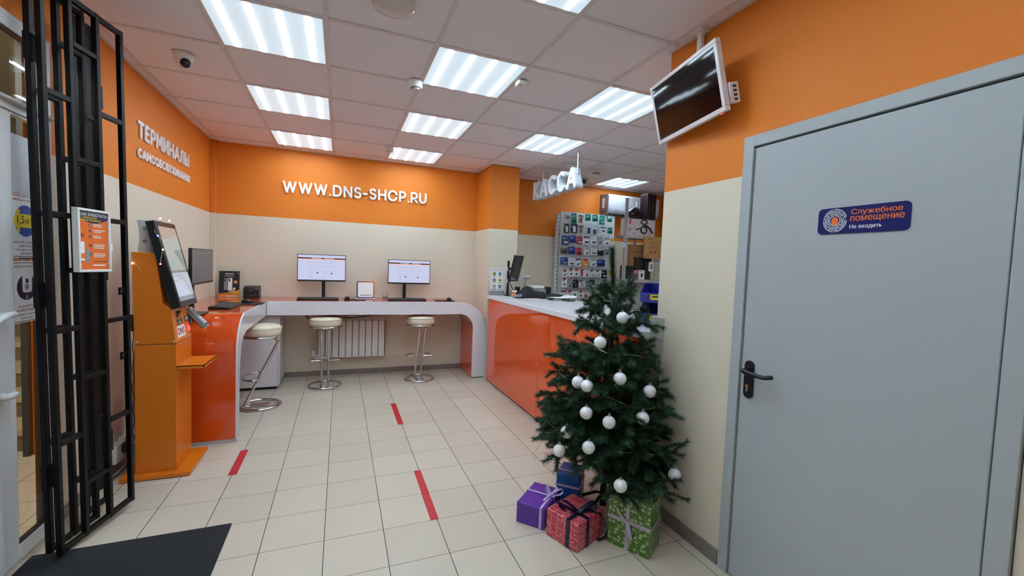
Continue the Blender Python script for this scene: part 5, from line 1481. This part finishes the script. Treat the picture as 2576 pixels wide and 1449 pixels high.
g = G(); g.box((4.312, 2.376, 1.785), (4.382, 2.378, 1.842), white_pr); g.obj('plate', t)
g = G(fr((4.312, 2.376, 1.785), (1, 0, 0), (0, 0, 1))); g.text('В-1-', .008, .018, .06, .04, 0, .001, black_pr, .01, 2); g.obj('lettering', t)
t = thing('back_panel', 'white panel standing under the rack shelf', 'panel', (4.7, 2.6, .72))
g = G(); g.box((4.42, 2.54, .722), (5.2, 2.555, 1.29), mat('pale_grey_panel', 'A9ABAD', .5)); g.obj('board', t)

# ================================================================== TELEVISION
yw, ti, rl = -1.72, .229, .027
s_ = .738
cc = Vector((.69434, -2.55073, 1.45485)) + (Vector((2.938, -.133, 2.699)) - Vector((.69434, -2.55073, 1.45485))) * s_
r = Vector((cos(yw), sin(yw), 0)); nn = Vector((sin(yw), -cos(yw), 0))
u = Vector((0, 0, 1)) * cos(ti) + nn * sin(ti)
r2 = r * cos(rl) + u * sin(rl); u2 = u * cos(rl) - r * sin(rl)
tw, th = .745 * s_, .45 * s_
FT = fr(cc - r2 * tw / 2 - u2 * th / 2, r2, u2)
tv = thing('television', 'white framed television tilted down from the ceiling by the right wall', 'television', cc)
white_tv = mat('white_tv_plastic', 'E2DCE0', .25)
g = G(FT); bz = .02
g.box((0, 0, -.03), (tw, bz + .004, 0), white_tv); g.box((0, th - bz, -.03), (tw, th, 0), white_tv); g.box((0, bz + .004, -.03), (bz, th - bz, 0), white_tv); g.box((tw - bz, bz + .004, -.03), (tw, th - bz, 0), white_tv)
g.box((.004, .004, -.032), (tw - .004, th - .004, -.006), white_tv); g.obj('frame', tv, bevel=.003)
g = G(FT); g.box((bz, bz + .004, -.006), (tw - bz, th - bz, -.002), mat('dark_tv_glass', '08080E', .05, spec=.3)); g.obj('screen', tv)
g = G(FT); g.box((.05, .02, -.06), (tw - .03, th * .45, -.03), white_tv); g.obj('back_cover', tv, bevel=.012)
g = G(FT); g.box((tw - .02, .03, -.085), (tw + .006, .125, -.036), white_tv); pp = g.obj('port_panel', tv, bevel=.003)
g = G(FT)
for q in range(4): g.box((tw + .006, .04 + q * .02, -.07), (tw + .0075, .05 + q * .02, -.052), gap_dark)
g.obj('port', pp)
g = G(FT); g.cyl((tw - .05, -.002, -.02), (tw - .05, .001, -.02), .006, mat('red_led', 'FF2020', .3, em=(1, .05, .05), ems=3)); g.obj('power_lamp', tv)
g = G(FT); g.box((tw * .45, .008, 0), (tw * .56, .012, .0006), mat('tv_mark', 'C4BEC0', .4)); g.obj('maker_mark', tv)
pc = FT @ Vector((tw * .5, th * .55, -.06))
g = G(); g.tube([(2.445, cc.y + .0, CH), (2.445, cc.y + .0, 2.40)], .018, white_pl, 12); g.box((2.41, cc.y - .035, CH - .01), (2.475, cc.y + .035, CH), white_pl); g.obj('ceiling_pole', tv)
g = G(); g.tube([(2.445, cc.y, 2.42), tuple(pc)], .016, grey_md, 10); g.obj('tilt_bracket', tv)

# ================================================================== CHRISTMAS TREE
TXY = Vector((2.2, -.45, 0))
prof_t = [(.2, .47), (.3, .49), (.55, .43), (.8, .365), (1.04, .29), (1.25, .19), (1.4, .10), (1.56, .03)]
def trad(z):
    for (a, ra), (b2, rb) in zip(prof_t, prof_t[1:]):
        if z <= b2: return ra + (rb - ra) * max(0, (z - a)) / (b2 - a)
    return .03
tree = thing('christmas_tree', 'artificial green Christmas tree standing between counter and wall end', 'christmas tree', TXY)
need = [mat('needle_green', '264A30', .55, spec=.3), mat('needle_dark', '183424', .55, spec=.3), mat('needle_light', '40634A', .55, spec=.3)]
wood = mat('tree_wire_brown', '2A231A', .8)
g = G(); g.tube([(2.2, -.45, .03), (2.2, -.45, 1.0), (2.2, -.45, 1.25), (2.197, -.45, 1.33)], [.016, .013, .007, .005], wood, 10); g.obj('trunk', tree)
g = G()
for a in range(4):
    an = a * pi / 2 + .4
    g.tube([(2.2, -.45, .10), (2.2 + .05 * cos(an), -.45 + .05 * sin(an), .09), (2.2 + .17 * cos(an), -.45 + .17 * sin(an), .012)], .009, black_pl, 8)
g.cyl((2.2, -.45, .03), (2.2, -.45, .14), .022, black_pl); g.obj('stand', tree)
rt_ = random.Random(11)
XMAX = 2.452
def clampw(p):
    lim = (XMAX if p.y < -.60 else 2.395) - .012
    if p.x > lim:
        p = Vector((lim - .25 * min(p.x - lim, .08), p.y, p.z))
    return p
BOXES = [(2.171, -.776, -1.03, .225, .158, .275), (2.053, -.305, -.738, .142, .174, .21), (1.906, -.611, -1.179, .212, .232, .155), (1.803, -.378, -.851, .172, .258, .12)]
def lift(p):
    for bx, by, ba, bw, bd, bh in BOXES:
        lx = (p.x - bx) * cos(ba) + (p.y - by) * sin(ba); ly = -(p.x - bx) * sin(ba) + (p.y - by) * cos(ba)
        if abs(lx) < bw / 2 + .03 and abs(ly) < bd / 2 + .03 and p.z < bh + .03:
            return Vector((p.x, p.y, bh + .03 + .02 * rt_.random()))
    return p
def twig(g, pts, r0, dens, nl, spread=(.7, 1.2)):
    """wire with a bottle brush of needles"""
    pts = [lift(clampw(Vector(p))) for p in pts]
    g.tube(pts, [r0] * (len(pts) - 1) + [r0 * .6], wood, 4)
    for a, b2 in zip(pts, pts[1:]):
        d = b2 - a; L = d.length
        if L < 1e-4: continue
        d.normalize()
        e1 = d.orthogonal().normalized(); e2 = d.cross(e1)
        n = max(1, int(L * dens))
        vs, fs = {0: [], 1: [], 2: []}, {0: [], 1: [], 2: []}
        for _ in range(n):
            f = rt_.random(); an = rt_.uniform(0, 2 * pi); sp = rt_.uniform(*spread)
            rad = e1 * cos(an) + e2 * sin(an)
            dr = (rad * sin(sp) + d * cos(sp)).normalized()
            ln = nl * rt_.uniform(.75, 1.15)
            p = a + d * (L * f); q = p + dr * ln + Vector((0, 0, -.003))
            lim = XMAX + .012 if q.y < -.60 else 2.41
            if q.x > lim: q.x = lim
            sd = dr.cross(d).normalized() * .0016
            k2 = 0 if rt_.random() < .5 else (1 if rt_.random() < .55 else 2)
            o = len(vs[k2]); vs[k2] += [p - sd, p + sd, q]; fs[k2].append((o, o + 1, o + 2))
        for k2 in range(3):
            if fs[k2]: g.add(vs[k2], fs[k2], need[k2])
nb = 0
levels = [(.30, 13), (.37, 11), (.47, 11), (.57, 10), (.68, 10), (.79, 9), (.90, 8), (1.0, 7), (1.10, 6), (1.19, 5), (1.27, 4), (1.34, 3)]
for li, (z, n) in enumerate(levels):
    for kk in range(n):
        z = levels[li][0]
        an = 2 * pi * (kk + .5 * (li % 2) + rt_.uniform(-.18, .18)) / n
        R = trad(z) * rt_.uniform(.88, 1.08)
        if cos(an) > .5: R *= .85
        rise = rt_.uniform(.02, .07) + (.06 if z > 1.0 else .0)
        g = G()
        d = Vector((cos(an), sin(an), 0)); side = Vector((-sin(an), cos(an), 0))
        if z < .5 and cos(an - radians(160)) > .45: z, R = z + .1, R * .85
        root = TXY + Vector((0, 0, z - (.02 if z < 1 else .06)))
        pts = [root, root + d * R * .35 + Vector((0, 0, rise * .7)), root + d * R * .7 + Vector((0, 0, rise)), root + d * R + Vector((0, 0, rise * rt_.uniform(.55, 1.3)))]
        pts[3] += side * rt_.uniform(-.03, .03)
        twig(g, pts[0:1] + [pts[0].lerp(pts[1], .8)], .003, 200, .026)
        twig(g, [pts[0].lerp(pts[1], .5)] + pts[2:], .003, 2300, .036)
        ns = 9 if R > .3 else (7 if R > .2 else 4)
        for q in range(ns):
            f = .22 + .70 * q / max(ns, 1) + rt_.uniform(-.04, .04)
            i = min(2, int(f * 3)); p = pts[i].lerp(pts[i + 1], f * 3 - i)
            sg = 1 if (q + kk) % 2 else -1
            sl = R * rt_.uniform(.28, .42) * (1.1 - .45 * f)
            e = p + (d * .72 + side * sg * .75).normalized() * sl + Vector((0, 0, rt_.uniform(-.07, .075)))
            twig(g, [p, p.lerp(e, .5) + Vector((0, 0, .008)), e], .002, 2300, .033)
        g.obj('branch', tree, flat=True); nb += 1
g = G(); twig(g, [(2.195, -.45, 1.33), (2.192, -.45, 1.42), (2.18, -.455, 1.49), (2.168, -.46, 1.575)], .004, 4200, .052, (.45, .9)); g.obj('leader_branch', tree, flat=True)

# baubles
baub = [(2.135, -.635, 1.197), (2.008, -.62, 1.062), (2.073, -.722, .885), (1.913, -.567, .835), (1.938, -.62, .827), (2.24, -.762, .816), (1.921, -.651, .691), (2.004, -.741, .664), (2.176, -.794, .688), (1.849, -.579, .568), (1.819, -.559, .461), (1.912, -.703, .526), (2.387, -.822, .365), (2.029, -.83, .366)]
blab = ['topmost white bauble near the tree top', 'white bauble second from the tree top, on the left side', 'white bauble in the upper middle of the tree front', 'white bauble at the left edge of a close pair', 'white bauble at the right of a close pair on the left side', 'white bauble on the right upper side of the tree by the wall',
        'white bauble below the close pair on the left side', 'white bauble in the middle centre of the tree front', 'white bauble in the middle right of the tree front', 'white bauble at the lower left side above another', 'lowest white bauble on the left branch tip', 'white bauble at the lower front left of the trunk', 'white bauble at the lower right branch by the door side wall', 'lowest white bauble above the green present']
pearl = mat('pearl_white_bauble', 'E6E6EA', .22, coat=.3, bump=.08, bscale=120)
camv = Vector((.694, -2.551, 1.455))
def bauble_src():
    g = G(); g.ball((0, 0, 0), .0335, pearl, 28, 16); a = g.obj('ball_src'); 
    g = G(); g.cyl((0, 0, .0325), (0, 0, .040), .0075, satin, 14); g.tube([(.0045 * cos(q * pi / 6), 0, .0435 + .0045 * sin(q * pi / 6)) for q in range(12)], .0009, satin, 5, True); b2 = g.obj('cap_src')
    m1, m2 = a.data, b2.data
    bpy.data.objects.remove(a); bpy.data.objects.remove(b2)
    return m1, m2
BM, CM = bauble_src()
for p, l in zip(baub, blab):
    d = (camv - Vector(p)).normalized()
    o = thing('bauble', l, 'bauble', Vector(p) + d * .035, rt_.uniform(0, 3), 'white baubles on the Christmas tree')
    put(bpy.data.objects.new('ball', BM), o); put(bpy.data.objects.new('cap', CM), o)
# thin light wire
g = G()
P = []
for q in range(150):
    z = 1.28 - q * .0066; an = -2.6 + q * .165
    rr = trad(z) * (.80 + .09 * sin(q * .31))
    P.append(clampw(Vector((2.2 + rr * cos(an), -.45 + rr * sin(an), z + .012 * sin(q * .9)))))
g.tube(P, .0012, mat('silver_wire', 'B8B8B0', .3, metal=.8), 5)
tag(g.obj('light_wire'), 'thin silver wire wound around the Christmas tree', 'wire')

# ================================================================== PRESENTS
def grid_paper():
    m = bpy.data.materials.new('red_christmas_paper'); m.use_nodes = True
    nt = m.node_tree; b = nt.nodes['Principled BSDF']; L = nt.links.new
    def mth(op, a, v=None):
        n = nt.nodes.new('ShaderNodeMath'); n.operation = op
        for i, x in enumerate((a, v)):
            if x is None: continue
            if isinstance(x, (int, float)): n.inputs[i].default_value = x
            else: L(x, n.inputs[i])
        return n.outputs[0]
    tc = nt.nodes.new('ShaderNodeTexCoord'); mp = nt.nodes.new('ShaderNodeMapping'); mp.inputs['Scale'].default_value = (1 / .045, 1 / .045, 1)
    mp.inputs['Rotation'].default_value = (0, 0, .08)
    L(tc.outputs['UV'], mp.inputs['Vector'])
    s = nt.nodes.new('ShaderNodeSeparateXYZ'); L(mp.outputs[0], s.inputs[0])
    fx = mth('FRACT', mth('ADD', s.outputs['X'], 50.0)); fy = mth('FRACT', mth('ADD', s.outputs['Y'], 50.0))
    ex = mth('MINIMUM', fx, mth('SUBTRACT', 1.0, fx)); ey = mth('MINIMUM', fy, mth('SUBTRACT', 1.0, fy))
    e = mth('MINIMUM', ex, ey)
    l1 = mth('LESS_THAN', mth('ABSOLUTE', mth('SUBTRACT', e, .045)), .022)
    nz = nt.nodes.new('ShaderNodeTexNoise'); nz.inputs['Scale'].default_value = 3.2; nz.inputs['Detail'].default_value = 1.5; L(mp.outputs[0], nz.inputs['Vector'])
    ins = mth('GREATER_THAN', e, .16)
    mot = mth('MULTIPLY', ins, mth('GREATER_THAN', nz.outputs['Fac'], .58))
    fac = mth('MAXIMUM', l1, mot)
    nz2 = nt.nodes.new('ShaderNodeTexNoise'); nz2.inputs['Scale'].default_value = 1.1; L(mp.outputs[0], nz2.inputs['Vector'])
    base = nt.nodes.new('ShaderNodeValToRGB'); L(nz2.outputs['Fac'], base.inputs[0])
    base.color_ramp.elements[0].color = rgb('A82238'); base.color_ramp.elements[1].color = rgb('C8445A')
    mx = nt.nodes.new('ShaderNodeMixRGB'); L(mth('MULTIPLY', fac, .75), mx.inputs[0]); L(base.outputs[0], mx.inputs[1]); mx.inputs[2].default_value = rgb('E8A6A8')
    L(mx.outputs[0], b.inputs['Base Color']); b.inputs['Roughness'].default_value = .3
    return m
def flower_paper():
    m = bpy.data.materials.new('green_flower_paper'); m.use_nodes = True
    nt = m.node_tree; b = nt.nodes['Principled BSDF']; L = nt.links.new
    def mth(op, a, v=None):
        n = nt.nodes.new('ShaderNodeMath'); n.operation = op
        for i, x in enumerate((a, v)):
            if x is None: continue
            if isinstance(x, (int, float)): n.inputs[i].default_value = x
            else: L(x, n.inputs[i])
        return n.outputs[0]
    tc = nt.nodes.new('ShaderNodeTexCoord')
    def layer(scale, rad, off, hole):
        mp = nt.nodes.new('ShaderNodeMapping'); mp.inputs['Scale'].default_value = (scale, scale, 1); mp.inputs['Location'].default_value = (off, off * .7, 0)
        L(tc.outputs['UV'], mp.inputs['Vector'])
        v = nt.nodes.new('ShaderNodeTexVoronoi'); v.voronoi_dimensions = '2D'; v.inputs['Randomness'].default_value = .75; v.inputs['Scale'].default_value = 1.0
        L(mp.outputs[0], v.inputs['Vector'])
        df = nt.nodes.new('ShaderNodeVectorMath'); df.operation = 'SUBTRACT'; L(mp.outputs[0], df.inputs[0]); L(v.outputs['Position'], df.inputs[1])
        s = nt.nodes.new('ShaderNodeSeparateXYZ'); L(df.outputs[0], s.inputs[0])
        at = mth('ARCTAN2', s.outputs['Y'], s.outputs['X'])
        wv = mth('MULTIPLY', mth('ABSOLUTE', mth('SINE', mth('MULTIPLY', at, 4.0))), .45)
        r_ = mth('MULTIPLY', mth('ADD', wv, .55), rad)
        inside = mth('LESS_THAN', v.outputs['Distance'], r_)
        if hole: inside = mth('MULTIPLY', inside, mth('GREATER_THAN', v.outputs['Distance'], rad * .22))
        return inside
    fac = mth('MAXIMUM', layer(34, .30, 3.3, True), layer(40, .15, 8.1, False))
    mx = nt.nodes.new('ShaderNodeMixRGB'); L(mth('MULTIPLY', fac, .8), mx.inputs[0]); mx.inputs[1].default_value = rgb('46702A'); mx.inputs[2].default_value = rgb('B6C698')
    L(mx.outputs[0], b.inputs['Base Color']); b.inputs['Roughness'].default_value = .28
    return m
def wraps(g, w, d, h, rw, m, xs=None, ys=None, zs=None, t=.0016):
    e = .0012
    if xs is not None:      # band across at x=xs, running along y over the top
        g.box((xs - rw / 2, -d / 2 - e - t, 0.002), (xs + rw / 2, -d / 2 - e, h + e + t), m); g.box((xs - rw / 2, d / 2 + e, .002), (xs + rw / 2, d / 2 + e + t, h + e + t), m); g.box((xs - rw / 2, -d / 2 - e, h + e), (xs + rw / 2, d / 2 + e, h + e + t), m)
    if ys is not None:
        g.box((-w / 2 - e - t, ys - rw / 2, .002), (-w / 2 - e, ys + rw / 2, h + e + t), m); g.box((w / 2 + e, ys - rw / 2, .002), (w / 2 + e + t, ys + rw / 2, h + e + t), m); g.box((-w / 2 - e, ys - rw / 2, h + e), (w / 2 + e, ys + rw / 2, h + e + t), m)
    if zs is not None:
        for q in ((-w / 2 - e - t, -d / 2 - e - t, w / 2 + e + t, -d / 2 - e), (-w / 2 - e - t, d / 2 + e, w / 2 + e + t, d / 2 + e + t), (-w / 2 - e - t, -d / 2 - e, -w / 2 - e, d / 2 + e), (w / 2 + e, -d / 2 - e, w / 2 + e + t, d / 2 + e)):
            g.box((q[0], q[1], zs - rw / 2), (q[2], q[3], zs + rw / 2), m)
def bow(g, F, m, L, w, tails=(), lift_=.6, angs=(.25, pi - .25)):
    """two loops and tails around F's origin; n points away from the box"""
    for an in angs:
        d = Vector((cos(an), sin(an), 0))
        P, Wd = [], []
        for q in range(21):
            a = pi * 2 * q / 20
            f = (1 - cos(a)) / 2
            p = d * (L * f) + Vector((0, 0, .005 + L * (.30 * lift_ * f + .30 * sin(a) * (.3 + .7 * f))))
            P.append(p); Wd.append(Vector((-d.y, d.x, .1)))
        g.strap(P, Wd, w, .0008, m, F)
    for tl in tails: g.strap(tl, (0, 0, 1) if False else [Vector((-(tl[-1][1] - tl[0][1]), tl[-1][0] - tl[0][0], 0.02))] * len(tl), w, .0008, m, F)
    g.ball((0, 0, .006), .009, m, 12, 8, (1, 1, .7), F)

lilac = mat('lilac_satin_ribbon', 'C9BCE6', .25); silver_r = mat('silver_satin_ribbon', 'ADA6B8', .22)
navy_r = mat('navy_ribbon', '141838', .35); pinkw = mat('pale_pink_ribbon', 'C2AAD0', .3)
def stripes_ribbon():
    m = navy_r; nt = m.node_tree
    return m
def present(bi, name, label, paper):
    x, y, a, w, d, h = bi
    t = thing('present', label, 'present', (x, y, 0), a, 'wrapped presents under the tree')
    return t
# purple
w, d, h = .172, .258, .119
t = present((1.803, -.378, -.851, w, d, h), 'present', 'purple present with a white ribbon bow, leftmost in the group', None)
pur = mat('purple_paper', '5A2E9A', .3)
g = G(); g.box((-w / 2, -d / 2, .001), (w / 2, d / 2, h), pur); bx = g.obj('box', t, local=True, bevel=.004)
g = G(); 
for q in ((-1, 1),):
    for (p, r3) in ((((-w / 2, 0.002), (-w * .2, h * .5)), None), (((-w * .2, h * .5), (-w / 2, h - .002)), None), (((w / 2, .002), (w * .2, h * .5)), None), (((w * .2, h * .5), (w / 2, h - .002)), None), (((-w * .2, h * .5), (w * .2, h * .5)), None)):
        (x0, z0), (x1, z1) = p
        g.strap([(x0, -d / 2 - .0006, z0), (x1, -d / 2 - .0006, z1)], (0, 0, 1) if abs(x1 - x0) > abs(z1 - z0) else (1, 0, 0), .0012, .0008, mat('purple_fold', '43207A', .4))
g.obj('paper_fold', t, local=True)
g = G(); wraps(g, w, d, h, .014, lilac, xs=w * .36, ys=.02); g.obj('ribbon', t, local=True)
F = fr((w * .36, .02, h + .003), (.89, .45, 0), (-.45, .89, 0))
g = G(); bow(g, F, lilac, .075, .014, [[(0, 0, .006), (-.03, -.03, .003), (-.045, -.06, .002)]], .9, (.15, 1.9)); g.obj('bow', t, local=True)
# red
w, d, h = .212, .232, .15
t = present((1.906, -.611, -1.179, w, d, h), 'present', 'red patterned present with a navy ribbon bow at the front', None)
g = G(); g.box((-w / 2, -d / 2, .001), (w / 2, d / 2, h), grid_paper()); g.obj('box', t, local=True, bevel=.007, uvbox=True)
g = G(); wraps(g, w, d, h, .024, navy_r, xs=w * .2, ys=-.03); g.obj('ribbon', t, local=True)
F = fr((w * .2, -.03, h + .003), (.69, .71, 0), (-.71, .69, 0))
g = G(); bow(g, F, navy_r, .11, .027, [], .7, (.35, pi - .45))
g.strap([(w * .2, -.03, h + .008), (w * .36, .03, h + .012), (w * .5 + .012, .075, h - .01), (w * .5 + .03, .10, h - .07), (w * .5 + .035, .105, .05), (w * .5 + .028, .095, .012), (w * .5 + .01, .05, .006)], [Vector((-.6, .8, 0))] * 7, .024, .001, navy_r)
g.obj('bow', t, local=True)
# green
w, d, h = .225, .158, .271
t = present((2.171, -.776, -1.03, w, d, h), 'present', 'tall green flowered present with a silver ribbon, by the wall', None)
g = G(); g.box((-w / 2, -d / 2, .001), (w / 2, d / 2, h), flower_paper()); g.obj('box', t, local=True, bevel=.003, uvbox=True)
g = G(); wraps(g, w, d, h, .02, silver_r, xs=-.005); wraps(g, w, d, h, .019, silver_r, zs=h * .56); g.obj('ribbon', t, local=True)
F = fr((-.005, -d / 2 - .004, h * .56), (0, 0, 1), (1, 0, 0)); F = fr((-.005, -d / 2 - .004, h * .56), (-.25, 0, 1), (1, 0, .25))
g = G(); bow(g, F, silver_r, .055, .012, [], .6)
g.strap([(-.005, -d / 2 - .008, h * .56), (.01, -d / 2 - .016, h * .4), (.022, -d / 2 - .012, h * .26)], (1, 0, .2), .02, .0008, silver_r)
g.strap([(-.005, -d / 2 - .008, h * .56), (-.05, -d / 2 - .014, h * .7), (-.06, -d / 2 - .008, h * .78)], (1, 0, .5), .012, .0008, silver_r); g.obj('bow', t, local=True)
# blue
w, d, h = .142, .174, .204
t = present((2.053, -.305, -.738, w, d, h), 'present', 'blue present with a pale ribbon standing behind the purple one', None)
g = G(); g.box((-w / 2, -d / 2, .001), (w / 2, d / 2, h), mat('blue_paper', '1858A8', .35)); g.obj('box', t, local=True, bevel=.006)
g = G(); wraps(g, w, d, h, .012, pinkw, ys=-.03); wraps(g, w, d, h, .014, pinkw, zs=h * .66); g.obj('ribbon', t, local=True)
g = G(); g.strap([(.02, -.03, h + .004), (.035, -.005, h + .018), (.05, .01, h + .022)], (1, -.5, 0), .01, .0012, mat('dark_blue_ribbon', '16306A', .4)); g.obj('ribbon_end', t, local=True)
